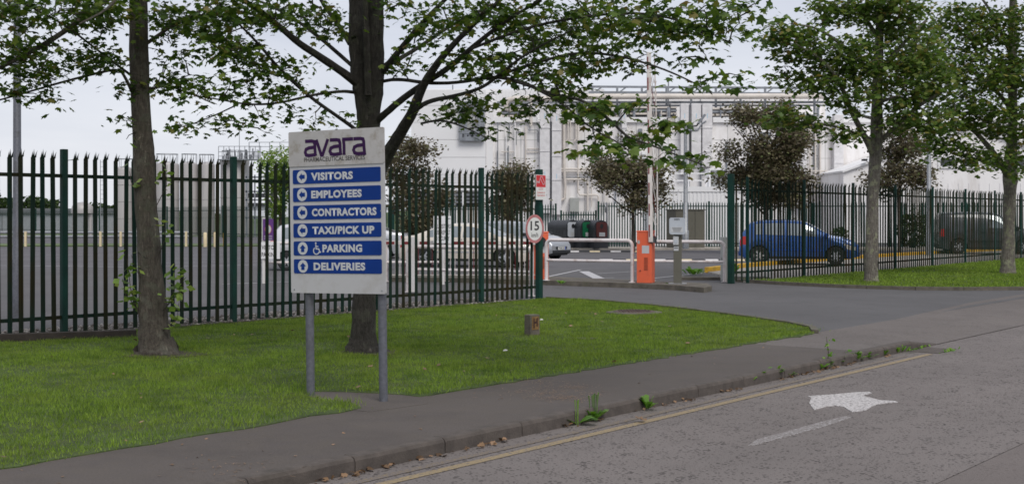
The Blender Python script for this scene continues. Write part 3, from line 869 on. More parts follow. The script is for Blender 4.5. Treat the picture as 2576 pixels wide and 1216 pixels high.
for k in range(34):
    x = random.choice([random.uniform(1250, 1350), random.uniform(1420, 1700), random.uniform(1800, 2100)])
    y0 = random.uniform(312, 430); y1 = y0 + random.uniform(25, 120)
    if k % 3 == 0:
        x2 = x + random.uniform(10, 45); pipe([(x, y0), (x2, y0), (x2 + 2, y0 + 3), (x2 + 2, y1)], random.uniform(.03, .06), random.uniform(.1, .3), random.choice([MAT['pipe'], MAT['steel'], MAT['galv']]), 6)
    else:
        pipe([(x, y0), (x, y1)], random.uniform(.025, .06), random.uniform(.08, .25), random.choice([MAT['pipe'], MAT['galv'], MAT['clad'], MAT['steel']]), 6)
for k in range(16):
    x = random.uniform(1255, 2080); y = random.uniform(320, 470)
    bpart('junction_box', WB(x, x + random.uniform(5, 14), y, y + random.uniform(6, 16), random.uniform(.12, .3)), random.choice([MAT['grey_box'], MAT['clad'], MAT['steel']]))
for k in range(40):
    x = random.uniform(1255, 2080); y = random.uniform(258, 292)
    bpart('deck_fitting', MB().tube([(wx(x), .4, wz(y)), (wx(x), .4, wz(300))], random.uniform(.03, .12), 6), random.choice([MAT['steel'], MAT['pipe'], MAT['plant_dark']]))
# setback plant storey
ub = empty('plant_block', (0, YW + 4, 0), 0, 'white plant storey set back above the factory roof', 'building')
SU = F / (YW + 4)
MB().box((1036 - CX) / SU, (1520 - CX) / SU, 0, 10, 7.5, EYE + (HY - 224) / SU).build('wall', MAT['clad'], ub)
for k in range(34):
    x = (1250 - CX) / SU + k * 0.21
    MB().box(x, x + 0.07, -0.05, 0, EYE + (HY - 262) / SU, EYE + (HY - 228) / SU).build('rib', MAT['clad'], ub)
MB().box((1520 - CX) / SU, (2080 - CX) / SU, 0.5, 9, 7.5, EYE + (HY - 246) / SU).build('wall', MAT['bld'], ub)
# equipment in the open plant deck
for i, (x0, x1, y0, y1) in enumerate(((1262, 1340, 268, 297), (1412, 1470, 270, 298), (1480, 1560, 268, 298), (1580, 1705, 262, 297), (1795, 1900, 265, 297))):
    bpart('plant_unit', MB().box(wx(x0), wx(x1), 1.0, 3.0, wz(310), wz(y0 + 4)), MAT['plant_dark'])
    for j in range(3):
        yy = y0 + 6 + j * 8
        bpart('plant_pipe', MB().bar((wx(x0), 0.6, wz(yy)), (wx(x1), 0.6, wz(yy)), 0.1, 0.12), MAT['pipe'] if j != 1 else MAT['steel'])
# tall clad block on the left
tb = empty('clad_block', (0, YW - 0.6, 0), 0, 'tall white panel clad block beside the steel stair', 'building')
z_ = -0.1
MB().box(wx(1038), wx(1221), 0.06, 12, -0.1, wz(228)).build('wall', MAT['bld'], tb)
y = 250.0
rows = [228, 268, 310, 353, 397, 440]
for y0, y1 in zip(rows[:-1], rows[1:]):
    MB().box(wx(1036), wx(1222), 0, 0.05, wz(y1) + 0.025, wz(y0)).build('cladding_panel', MAT['clad'], tb)
for k in range(6):
    yy = 441 + k * 6.5
    MB().box(wx(1036), wx(1222), -0.04, 0.05, wz(yy + 5.6), wz(yy)).build('louvre', MAT['clad'], tb)
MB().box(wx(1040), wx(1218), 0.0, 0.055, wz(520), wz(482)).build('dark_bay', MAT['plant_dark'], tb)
for k in range(9):
    x = 1046 + k * 20
    MB().bar((wx(x), -0.3, 0), (wx(x), -0.3, wz(484)), 0.12, 0.12).build('column', MAT['galv'] if k % 2 else MAT['clad'], tb)
for yy in (490, 500, 508):
    MB().bar((wx(1040), -0.2, wz(yy)), (wx(1218), -0.2, wz(yy)), 0.08, 0.12).build('beam', MAT['steel'], tb)
# steel stair / platform bolted high on the block
pf = empty('steel_platform', (0, YW - .72, 0), 0, 'grey steel access platform high on the white block', 'platform')
def pfb(name, a, b, wd, mat=MAT['steel']): MB().bar((wx(a[0]), a[2] if len(a) > 2 else -0.12, wz(a[1])), (wx(b[0]), b[2] if len(b) > 2 else -0.12, wz(b[1])), wd, wd).build(name, mat, pf)
for x in (1160, 1172, 1208, 1216): pfb('column', (x, 262), (x, 354), 0.2)
for y in (262, 334, 352): pfb('beam', (1158, y), (1218, y), 0.24)
pfb('brace', (1162, 336), (1214, 352), 0.1); pfb('brace', (1162, 352), (1214, 336), 0.1)
MB().box(wx(1174), wx(1186), -0.05, 0.08, wz(332), wz(275)).build('door', MAT['grey_box'], pf)
for y in (295, 305, 315, 325): pfb('handrail', (1186, y), (1216, y), 0.04, MAT['galv'])
for x in (1190, 1196, 1202): pfb('baluster', (x, 262), (x, 334), 0.04, MAT['galv'])
MB().box(wx(1158), wx(1218), -0.25, 0.1, wz(355), wz(352)).build('deck', MAT['steel'], pf)
# roof pipe rack
rk = empty('pipe_rack', (0, YW + 1.5, wz(306)), 0, 'grey steel pipe rack running along the factory roof', 'pipe rack')
SR = F / (YW + 1.5); z0 = wz(306)
def rx(x): return (x - CX) / SR
def rz(y): return EYE + (HY - y) / SR - z0
for yy, y2 in ((218, 0.0), (223, 3.0), (232, 0)):
    MB().bar((rx(1480), y2, rz(yy)), (rx(2095), y2, rz(yy + 4)), 0.12, 0.14).build('beam', MAT['steel'], rk)
MB().bar((rx(1250), 0, rz(258)), (rx(2095), 0, rz(257)), 0.2, 0.16).build('beam', MAT['steel'], rk)
MB().bar((rx(1250), 0, rz(266)), (rx(2095), 0, rz(265)), 0.1, 0.12).build('beam', MAT['steel'], rk)
for x in range(1490, 2100, 62):
    MB().bar((rx(x), 0, 0), (rx(x), 0, rz(218)), 0.14, 0.14).build('column', MAT['steel'], rk)
    MB().bar((rx(x), 0, rz(236)), (rx(x + 22), 0, rz(220)), 0.09, 0.09).build('brace', MAT['steel'], rk)
for x in (1530, 1560, 1590, 1640, 1655, 1700, 1712, 1760, 1830, 1845, 1900, 1960, 1975, 2040):
    MB().tube([(rx(x), -0.4, rz(248)), (rx(x + 14), 0.8, rz(229))], 0.09, 8).build('branch_pipe', MAT['pipe'], rk, smooth=True)
MB().tube([(rx(1420), -0.6, rz(245)), (rx(2070), -0.6, rz(244))], 0.19, 12).build('main_pipe', MAT['pipe'], rk, smooth=True)
MB().tube([(rx(1440), -0.9, rz(252)), (rx(1330), -0.9, rz(251)), (rx(1292), -0.9, rz(251)), (rx(1279), -0.9, rz(255)), (rx(1273), -0.9, rz(264)), (rx(1274), -0.9, rz(274)), (rx(1283), -0.9, rz(280)), (rx(1290), -0.9, rz(276))], 0.19, 12).build('main_pipe', MAT['pipe'], rk, smooth=True)
for x, yt in ((1690, 194), (1772, 190), (1135, 206), (1648, 215)):
    MB().tube([(rx(x), 2, 0), (rx(x), 2, rz(yt))], 0.05, 6).build('vent_pipe', MAT['galv'], rk)
# lower gabled block on the right
YG = 79.0; SG = F / YG
gx_ = lambda x: (x - CX) / SG
gz_ = lambda y: EYE + (HY - y) / SG
gb = empty('gabled_block', (0, YG, 0), 0, 'low white gabled factory block with small square windows', 'building')
m = MB()
pts = [(gx_(2121), -0.1), (gx_(2121), gz_(432)), (gx_(2440), gz_(318)), (gx_(2760), gz_(432)), (gx_(2760), -0.1)]
m.add([(x, 0, z) for x, z in pts] + [(x, 5.9, z) for x, z in pts], [(0, 1, 2, 3, 4), (9, 8, 7, 6, 5), (0, 5, 6, 1), (1, 6, 7, 2), (2, 7, 8, 3), (3, 8, 9, 4)])
m.build('wall', MAT['bld'], gb)
for a, b in (((2117, 434), (2440, 319)), ((2440, 319), (2764, 434))):
    MB().bar((gx_(a[0]), 2.85, gz_(a[1]) + .06), (gx_(b[0]), 2.85, gz_(b[1]) + .06), 6.1, 0.12).build('roof', MAT['clad'], gb)
for x in range(2150, 2760, 26):
    MB().box(gx_(x), gx_(x) + .03, -0.03, 0, 0, gz_(460)).build('panel_joint', MAT['clad'], gb)
for x in (2382, 2440, 2498, 2556):
    wn = MB().box(gx_(x - 24), gx_(x + 24), -0.08, 0.0, gz_(423), gz_(392)).build('window', MAT['clad'], gb)
    MB().box(gx_(x - 18), gx_(x + 18), -0.1, -0.075, gz_(417), gz_(399)).build('pane', MAT['glass'], wn)
MB().box(gx_(2166), gx_(2176), -0.5, 0, gz_(405), gz_(400)).build('camera_bracket', MAT['black'], gb)
for x in (2240, 2300): MB().box(gx_(x), gx_(x + 26), -0.15, 0.0, gz_(470), gz_(458)).build('vent', MAT['clad'], gb)
# white steel cabin with ribbed sides, in front of the factory
YC = 73.0; SCn = F / YC
cx_ = lambda x: (x - CX) / SCn
cz_ = lambda y: EYE + (HY - y) / SCn
cb = empty('steel_cabin', (0, YC, 0), 0, 'white ribbed steel cabin behind the back fence', 'cabin')
MB().box(cx_(1640), cx_(1862), 0, 5, 0, cz_(482)).build('wall', MAT['clad'], cb)
MB().box(cx_(1638), cx_(1864), -0.06, 5.06, cz_(482), cz_(469)).build('roof_edge', MAT['clad'], cb)
for k in range(22):
    x = cx_(1644) + k * 0.226
    MB().box(x, x + 0.1, -0.035, 0, 0.1, cz_(484)).build('rib', MAT['clad'], cb)
MB().box(cx_(1640), cx_(1690), -0.05, -0.036, 0, cz_(560)).build('door', MAT['clad'], cb)
lv = empty('air_handler', (cx_(1818), YC + 1.5, cz_(469)), 0, 'air handling unit with grey louvre on the white cabin', 'air conditioner')
MB().box(-.55, .55, 0, 1.5, 0, 1.1).build('housing', MAT['clad'], lv)
MB().box(-.46, .46, -.02, 0, .03, 1.0).build('backing', MAT['steel'], lv)
for k in range(11): MB().box(-.46, .46, -.045, -.021, .05 + k * .086, .09 + k * .086).build('slat', MAT['grey_box'], lv)
dv = empty('roof_vent', (cx_(1672), YC + 1.2, cz_(469)), 0, 'white domed vent standing on the white cabin', 'vent')
MB().lathe([(0.0, 0.95), (.25, .93), (.42, .8), (.46, .6), (.46, .55), (.36, .5), (.36, 0)], 16).build('cowl', MAT['clad'], dv, smooth=True)
rr = empty('roof_rail', (cx_(1690), YC + 0.4, cz_(469)), 0, 'white handrail on the roof of the white cabin', 'handrail')
for z in (.35, .75): MB().tube([(0, 0, z), (2.0, 0, z)], .04, 6).build('rail', MAT['clad'], rr)
for x in (0, 1, 2): MB().tube([(x, 0, 0), (x, 0, .75)], .04, 6).build('upright', MAT['clad'], rr)
tag(MB().box(cx_(1700), cx_(1790), 6, 7, 0, cz_(440)).build('bund_wall', MAT['bld']), 'short white wall standing behind the white cabin', 'wall')

# ------------------------------------------------------------------ storage tanks, far left
YT = 118.0; ST = F / YT
def tank(x0, x1, ytop, label, plat=False):
    xc = ((x0 + x1) / 2 - CX) / ST; r = (x1 - x0) / 2 / ST
    h = EYE + (HY - ytop) / ST
    t = empty('storage_tank', (xc, YT, 0), 0, label, 'tank', 'steel storage tanks beyond the car park')
    MB().lathe([(0, 0), (r, 0), (r, h - .1), (r * .96, h), (r * .5, h + .18), (0, h + .25)], 28).build('shell', MAT['tank'], t, smooth=True)
    for k in range(1, 4): MB().lathe([(r + .001, h * k / 4), (r + .03, h * k / 4 + .02), (r + .03, h * k / 4 + .07), (r + .001, h * k / 4 + .09)], 28).build('band', MAT['tank'], t, smooth=True)
    MB().tube([(r * .9 * math.cos(a), r * .9 * math.sin(a), h + .9) for a in [2 * math.pi * k / 16 for k in range(17)]], .03, 5).build('handrail', MAT['galv'], t)
    for k in range(8):
        a = 2 * math.pi * k / 8
        MB().tube([(r * .9 * math.cos(a), r * .9 * math.sin(a), h), (r * .9 * math.cos(a), r * .9 * math.sin(a), h + .9)], .025, 5).build('upright', MAT['galv'], t)
    return t, h, r
tank(287, 336, 424, 'leftmost slim grey tank, left of the bare trunk')
tank(338, 388, 416, 'grey tank hidden behind the bare trunk')
tank(391, 450, 412, 'pale grey tank just right of the bare trunk')
tank(455, 497, 412, 'narrow grey tank, second right of the bare trunk')
tank(499, 540, 413, 'narrow grey tank, third right of the bare trunk')
t, h, r = tank(555, 626, 404, 'widest grey tank under the railed equipment platform')
ep = empty('equipment_platform', ((610 - CX) / ST, YT, h), 0, 'railed platform with pipework on top of the widest tank', 'platform')
random.seed(31)
for k in range(26):
    x = random.uniform(-1.6, 1.7); z = random.uniform(.3, 1.1)
    MB().tube([(x, -1 + random.uniform(-.5, .5), 0), (x, -1, z)], random.uniform(.03, .09), 6).build('fitting', MAT['galv'], ep)
for z in (.35, .75, 1.25): MB().bar((-1.9, -1.4, z), (2.0, -1.4, z), .06, .05).build('rail', MAT['galv'], ep)
for k in range(9): MB().bar((-1.9 + k * .48, -1.4, 0), (-1.9 + k * .48, -1.4, 1.25), .05, .05).build('upright', MAT['galv'], ep)
MB().bar((-1.9, -1.3, .02), (2.0, -1.3, .02), 1.2, .08).build('deck', MAT['steel'], ep)
for z in (1.3, 1.7): MB().bar((.6, 0, z), (5.5, 0, z), .06, .05).build('rail', MAT['galv'], ep)
for k in range(6): MB().bar((.6 + k * .95, 0, -0.3), (.6 + k * .95, 0, 1.7), .06, .06).build('upright', MAT['galv'], ep)
MB().tube([(-.3, 0, .5), (-.3, 0, 3.2)], .03, 5).build('mast', MAT['galv'], ep)
ss = empty('stair_tower', ((650 - CX) / 30, 107, 0), 0, 'dark steel frame of valves beside the widest tank', 'steel frame')
for x in (-1, -.3, .6, 1.4): MB().bar((x, 0, 0), (x, 0, 5.2), .12, .12).build('column', MAT['steel'], ss)
for z in (1.6, 2.4, 3.1, 3.8, 5.0): MB().bar((-1.1, 0, z), (1.6, 0, z), .12, .14).build('beam', MAT['steel'], ss)
for z in (2.7, 3.5): MB().box(-.9, 1.2, .1, .6, z - .2, z + .15).build('deck', MAT['plant_dark'], ss)
ld = empty('tank_ladder', ((268 - CX) / ST, YT - 1, 0), 0, 'thin caged ladder left of the leftmost tank', 'ladder')
for x in (-.25, .25): MB().bar((x, 0, 0), (x, 0, 6.9), .05, .05).build('stile', MAT['galv'], ld)
for k in range(16): MB().bar((-.25, 0, .4 + k * .42), (.25, 0, .4 + k * .42), .03, .03).build('rung', MAT['galv'], ld)
sv = empty('horizontal_vessel', ((262 - CX) / ST, YT - 6, 0), 0, 'small domed grey vessel on legs near the ladder', 'tank')
MB().lathe([(0, 3.0), (.5, 2.92), (.85, 2.65), (.95, 2.3), (.95, 2.0), (0, 2.0)], 16).build('dome', MAT['tank'], sv, smooth=True)
for x in (-.7, .7): MB().tube([(x, 0, 0), (x, 0, 2.1)], .18, 8).build('leg', MAT['tank'], sv, smooth=True)
wh = empty('warehouse', ((60 - CX) * 150 / F, 156, 0), 0, 'long low grey warehouse beyond the far fence', 'building')
MB().box(-14, 11.5, 0, 15, -.2, 2.15).build('wall', MAT['warehouse'], wh)
MB().box(-14.3, 11.8, -.3, 15.3, 2.15, 2.75).build('roof', MAT['roof_grey'], wh)
for k in range(12): MB().box(-13 + k * 2, -12.9 + k * 2, -.05, 0, 0, 2.1).build('panel_joint', MAT['roof_grey'], wh)

tag(MB().prism([(-36, 72), (-13, 72), (-13, 78), (-36, 78)], -.1, .03).build('grass_strip', MAT['field']), 'narrow grass strip behind the crash barrier', None, None, 'structure')
# crash barrier and yellow posts in front of the tanks
YBn = 71.0
cbm = empty('crash_barrier', ((-60 - CX) * YBn / F, YBn, 0), 0, 'grey steel crash barrier on pale yellow posts at the far edge of the car park', 'barrier')
xe = (480 - CX) * YBn / F - (-60 - CX) * YBn / F
for z in (.55, .78): MB().tube([(0, 0, z), (xe, 0, z)], .075, 8).build('rail', MAT['galv'], cbm, smooth=True)
for x in (67, 255, 306, 470, -20, 160, 380): 
    p = (x + 60) * YBn / F
    MB().box(p - .055, p + .055, -.22, -.09, 0, .84).build('post', MAT['cream'], cbm, bevel=.01)
for i, (x, ww) in enumerate(((516, 'first'), (531, 'second'), (542, 'third'), (555, 'fourth'))):
    b = MB(); r = .1
    b.lathe([(0, .8), (r * .7, .79), (r, .75), (r, 0), (0, 0)], 14)
    o = b.build('bollard', MAT['cream'] if i % 2 == 0 else MAT['yellow'], None, smooth=True, loc=((x - CX) * 70 / F, 70 + (i % 2), 0))
    tag(o, f'{ww} from left of the four yellowish bollards near the far tanks', 'bollard', 'bollards before the tanks')

# ================================================================== SIGNS
def text_mesh(s, wd, ht, bold=0.0, spacing=1.0):
    cu = bpy.data.curves.new('lettering', 'FONT')
    cu.body = s; cu.offset = bold; cu.space_character = spacing; cu.resolution_u = 3; cu.fill_mode = 'FRONT'
    ob = bpy.data.objects.new('lettering', cu); COL.objects.link(ob)
    bpy.context.view_layer.update()
    dg = bpy.context.evaluated_depsgraph_get()
    me = bpy.data.meshes.new_from_object(ob.evaluated_get(dg))
    bpy.data.objects.remove(ob, do_unlink=True)
    n = len(me.vertices)
    co = np.zeros(n * 3); me.vertices.foreach_get('co', co); co = co.reshape(-1, 3)
    mn, mx = co.min(0), co.max(0)
    sx, sy = wd / (mx[0] - mn[0]), ht / (mx[1] - mn[1])
    new = np.stack([(co[:, 0] - mn[0]) * sx, np.zeros(n), (co[:, 1] - mn[1]) * sy], -1)
    me.vertices.foreach_set('co', new.ravel())
    me.update()
    return me
def lettering(s, wd, ht, x, z, y, mat, parent, bold=0.0, name='lettering', spacing=1.0):
    """flat print facing -y, lower left corner at (x, z)"""
    me = text_mesh(s, wd, ht, bold, spacing)
    me.materials.append(mat)
    bm = bmesh.new(); bm.from_mesh(me)
    for f in bm.faces:
        if f.normal.y > 0: f.normal_flip()
    bm.to_mesh(me); bm.free()
    return link(name, me, parent, loc=(x, y, z))
def flat_poly(mb, pts, y):
    tris = geometry.tessellate_polygon([[Vector((p[0], p[1], 0)) for p in pts]])
    mb.add([(p[0], y, p[1]) for p in pts], [tuple(t) for t in tris])
    return mb
def stroke(mb, pts, wd, y, closed=False):
    """flat ribbon with mitred joints in the x-z plane"""
    P = [Vector((p[0], p[1])) for p in pts]
    n = len(P); L, Rr = [], []
    for i in range(n):
        a = P[(i - 1) % n] if (closed or i > 0) else P[i]
        c = P[(i + 1) % n] if (closed or i < n - 1) else P[i]
        d1 = (P[i] - a).normalized() if (P[i] - a).length > 1e-9 else (c - P[i]).normalized()
        d2 = (c - P[i]).normalized() if (c - P[i]).length > 1e-9 else d1
        n1, n2 = Vector((-d1.y, d1.x)), Vector((-d2.y, d2.x))
        mm = (n1 + n2)
        mm = mm.normalized() if mm.length > 1e-6 else n1
        k = wd / 2 / max(0.45, mm.dot(n1))
        L.append(P[i] + mm * k); Rr.append(P[i] - mm * k)
    vs = [(p.x, y, p.y) for p in L] + [(p.x, y, p.y) for p in Rr]
    fs = []
    for i in range(n if closed else n - 1):
        j = (i + 1) % n
        fs.append((i, j, n + j, n + i))
    mb.add(vs, fs); return mb
def disc(mb, cx, cz, rx, rz_, y, n=28):
    mb.add([(cx + rx * math.cos(2 * math.pi * k / n), y, cz + rz_ * math.sin(2 * math.pi * k / n)) for k in range(n)], [tuple(range(n))]); return mb
def arc(cx, cz, r, a0, a1, n=10, rz_=None):
    return [(cx + r * math.cos(R(a0 + (a1 - a0) * k / n)), cz + (rz_ or r) * math.sin(R(a0 + (a1 - a0) * k / n))) for k in range(n + 1)]
def rrect(x0, x1, z0, z1, r, n=5):
    return arc(x1 - r, z1 - r, r, 0, 90, n) + arc(x0 + r, z1 - r, r, 90, 180, n) + arc(x0 + r, z0 + r, r, 180, 270, n) + arc(x1 - r, z0 + r, r, 270, 360, n)
def plate(pts, y0, y1):
    """slab with the outline pts (x, z) between depths y0 (front) and y1 (back)"""
    m = MB(); n = len(pts)
    m.add([(p[0], y0, p[1]) for p in pts] + [(p[0], y1, p[1]) for p in pts], [tuple(range(n)), tuple(range(2 * n - 1, n - 1, -1))] + [(i, n + i, n + (i + 1) % n, (i + 1) % n) for i in range(n)])
    return m

# the directory sign: panel 1.01 x 1.44 m on two grey posts, leaning a little
sg = empty('directory_sign', (-1.525, 11.295, -0.01), math.atan2(-0.37, 0.711), 'white directory sign with purple logo and six blue direction strips', 'sign')
sg.rotation_euler = (0, R(-0.9), sg.rotation_euler.z)
ZB, PH, PW = 0.925, 1.44, 1.012
for x in (-0.335, 0.445):
    MB().tube([(x - 0.012, 0.045, -0.2), (x - 0.012, 0.045, 2.2)], 0.038, 16).build('post', MAT['sign_post'], sg, smooth=True)
plate(rrect(-PW / 2, PW / 2, ZB, ZB + PH, 0.012), -0.012, 0.006).build('panel', MAT['sign_white'], sg)
top = plate(rrect(-PW / 2 - .004, PW / 2 + .004, ZB + PH * 0.787, ZB + PH + .006, 0.012), -0.019, 0.0).build('logo_plate', MAT['sign_logo_plate'], sg)
for bx2 in (-.47, .47):
    for bz in (ZB + .03, ZB + PH * .5, ZB + PH * .80):
        MB().lathe([(0, -.0165), (.006, -.016), (.007, -.0125)], 8, 'y', c=(bx2, 0, bz)).build('rivet', MAT['galv'], sg)
# logo, letter by letter
LX, LZ, LW, LH = -0.506 + .165 * PW, ZB + PH * (1 - .152), 0.665, 0.150
def lg(pts): return [(LX + x * LW, LZ + z * LH) for x, z in pts]
lt = MB(); T = 0.031; YL = -0.0205
def letter_a(x0, wd, drop):
    # arm, right stem with a spur, bowl
    stroke(lt, lg([(x0 + wd * .10, .90), (x0 + wd * .62, .90), (x0 + wd * .80, .86), (x0 + wd * .86, .70), (x0 + wd * .87, .40), (x0 + wd * .90, .10), (x0 + wd * .93, -.02 + drop)]), T, YL)
    stroke(lt, lg([(x0 + wd * .85, .53), (x0 + wd * .40, .50), (x0 + wd * .17, .42), (x0 + wd * .10, .25), (x0 + wd * .18, .08), (x0 + wd * .40, .04 + drop * .3), (x0 + wd * .90, .07 + drop * .6)]), T, YL - .0002)
letter_a(0.0, .21, .02)
stroke(lt, lg([(.205, .97), (.285, .04), (.305, .04), (.395, .97)]), T, YL)
letter_a(.405, .215, .0)
stroke(lt, lg([(.655, -.02), (.655, .60), (.645, .90)]), T, YL - .0002); stroke(lt, lg([(.625, .90), (.80, .90)]), T, YL)
letter_a(.785, .215, -.06)
lt.build('logo_lettering', MAT['purple'], top)
lettering('PHARMACEUTICAL SERVICES', .655, .040, LX - .0, ZB + PH * (1 - .187), YL, MAT['ink_grey'], top, 0.016)
STR = ['VISITORS', 'EMPLOYEES', 'CONTRACTORS', 'TAXI/PICK UP', 'PARKING', 'DELIVERIES']
WD = [.451, .542, .690, .661, .424, .553]; X0 = [.236, .236, .240, .244, .350, .252]
for i, (s, wd, xf) in enumerate(zip(STR, WD, X0)):
    zc_ = ZB + PH - (382 - 76 + 122.6 * i) / 1102 * PH
    st_ = plate(rrect(-PW / 2 + .036, PW / 2 - .034, zc_ - .0635, zc_ + .0635, .013), -0.016, -0.010).build('blue_strip', MAT['sign_blue'], sg)
    lettering(s, wd, .070, -PW / 2 + xf * PW, zc_ - .036, -0.0175, MAT['sign_text'], st_, 0.048, spacing=1.09)
    cxd = -PW / 2 + .136 * PW
    disc(MB(), cxd, zc_, .0545, .0575, -0.0172).build('arrow_disc', MAT['sign_text'], st_)
    ar = [(-.034, 0), (0, .034), (0, .018), (.033, .018), (.033, -.018), (0, -.018), (0, -.034)]
    if i >= 4: ar = [(-q, -p) for p, q in ar]
    m = MB(); flat_poly(m, [(cxd + p, zc_ + q) for p, q in ar], -0.0182); m.build('arrow', MAT['sign_blue'], st_)
    if i == 4:
        wx0 = -PW / 2 + .245 * PW
        m = MB(); yy = -0.0175
        disc(m, wx0 + .034, zc_ + .046, .0085, .009, yy, 14)
        stroke(m, [(wx0 + .034, zc_ + .034), (wx0 + .037, zc_ - .004), (wx0 + .066, zc_ - .006), (wx0 + .078, zc_ - .036), (wx0 + .090, zc_ - .030)], .011, yy)
        stroke(m, [(wx0 + .036, zc_ + .018), (wx0 + .062, zc_ + .016)], .009, yy - .0003)
        stroke(m, arc(wx0 + .040, zc_ - .022, .031, 125, 345, 16), .010, yy - .0005)
        m.build('wheelchair_symbol', MAT['sign_text'], st_)

# small plates on the fence end post
pe = Vector((fp(3.60)[0], fp(3.60)[1]))
an = math.atan2(FU.y, FU.x)
cc = empty('camera_notice', (pe.x + .757 * .10 - .6535 * .07, pe.y - .6535 * .10 - .757 * .07, 1.58 + (548 - 502) * 24.8 / F), an, 'red and white camera warning plate on the fence end post', 'sign')
plate(rrect(-.152, .152, 0, .485, .012), -.004, .0).build('plate', MAT['plate'], cc)
plate(rrect(-.142, .142, .245, .475, .008), -.006, -.0042).build('red_square', MAT['red'], cc)
m = MB()
stroke(m, [(a_ * 1.45, b_) for a_, b_ in [(-.045, .335), (-.01, .44), (.02, .455), (.075, .335), (.068, .30), (.045, .30), (.03, .33), (-.012, .405)]], .011, -.0075)
stroke(m, [(a_ * 1.45, b_) for a_, b_ in [(-.03, .36), (-.06, .345), (-.085, .345)]], .012, -.0077); stroke(m, [(a_ * 1.45, b_) for a_, b_ in [(-.085, .375), (-.085, .31)]], .014, -.0079); stroke(m, [(a_ * 1.45, b_) for a_, b_ in [(-.06, .33), (-.035, .325), (-.03, .35)]], .010, -.0081)
m.build('camera_symbol', MAT['sign_text'], cc)
lettering('CCTV', .135, .044, -.068, .185, -.006, MAT['red'], cc, .006); lettering('Camera in', .24, .044, -.12, .122, -.006, MAT['red'], cc, .004); lettering('Operation', .24, .048, -.12, .058, -.006, MAT['red'], cc, .004)
sp = empty('speed_sign', (.44, 24.66, EYE - (575 - 548) * 24.7 / F), an, 'round 15 km/h speed sign with faded red ring on the fence end post', 'sign')
plate([(0.275 * math.cos(2 * math.pi * k / 40), 0.275 * math.sin(2 * math.pi * k / 40)) for k in range(40)], 0, .006).build('plate', MAT['plate'], sp)
m = MB(); stroke(m, [(.249 * math.cos(2 * math.pi * k / 40), .249 * math.sin(2 * math.pi * k / 40)) for k in range(40)], .055, -.002, True); m.build('ring', MAT['ring_red'], sp)
lettering('15', .26, .18, -.13, -.03, -.0025, MAT['ink'], sp, .018); lettering('km/h', .20, .085, -.10, -.16, -.0025, MAT['ink'], sp, .006)
MB().box(-.02, .02, .006, .16, -.03, .03).build('bracket', MAT['galv'], sp)

# notices behind the fence
dV = 31.3
vp = empty('visitor_notice', (at(663, 700, dV).x, dV, -.02), R(-4), 'white visitor parking plate under a purple plate on a white post', 'sign')
MB().tube([(0, 0, 0), (0, 0, 1.62)], .045, 12).build('post', MAT['white'], vp, smooth=True)
q = lambda y: EYE - (y - 548) * dV / F
w0 = MB().box(-.06, .42, -.07, -.05, q(648), q(606)).build('white_plate', MAT['clad'], vp)
lettering('VISITOR', .37, .11, -.03, q(625), -.073, MAT['ink'], w0, .012); lettering('PARKING', .37, .11, -.03, q(643), -.073, MAT['ink'], w0, .012)
w1 = MB().box(0.0, .26, -.07, -.05, q(602), q(548)).build('purple_plate', M('notice_purple', (.10, .03, .17), .45), vp)
disc(MB(), .13, q(574), .085, .115, -.0725, 24).build('disc', MAT['ring_red'], w1); disc(MB(), .13, q(574), .07, .095, -.0735, 24).build('disc_centre', MAT['sign_text'], w1)
for y in (590, 594, 598): MB().box(.03, .23, -.0735, -.0705, q(y + 1.5), q(y)).build('print_line', M('print_grey', (.45, .4, .5), .5), w1)
dR = 32.2
rn = empty('report_notice', (at(1122, 700, dR).x, dR - 1.45, -.02), R(-2), 'white notice telling all visitors to report to security', 'sign')
q = lambda y: EYE - (y - 548) * dR / F
w0 = plate(rrect(-.23, .20, q(606), q(541), .01), -.02, 0).build('plate', MAT['clad'], rn)
for i, (s, wd) in enumerate((('ALL VISITORS', .40), ('MUST REPORT', .39), ('TO SECURITY', .37))):
    lettering(s, wd, .105, -.215, q(571 + 14.5 * i), -.0225, MAT['ink'], w0, .006)
lettering('avara', .09, .03, -.21, q(549), -.0225, MAT['purple'], w0, .01); lettering('avara', .09, .03, .09, q(549), -.0225, MAT['purple'], w0, .01)
MB().tube([(.0, .04, 0), (.0, .04, q(545))], .035, 10).build('post', MAT['white'], rn, smooth=True)

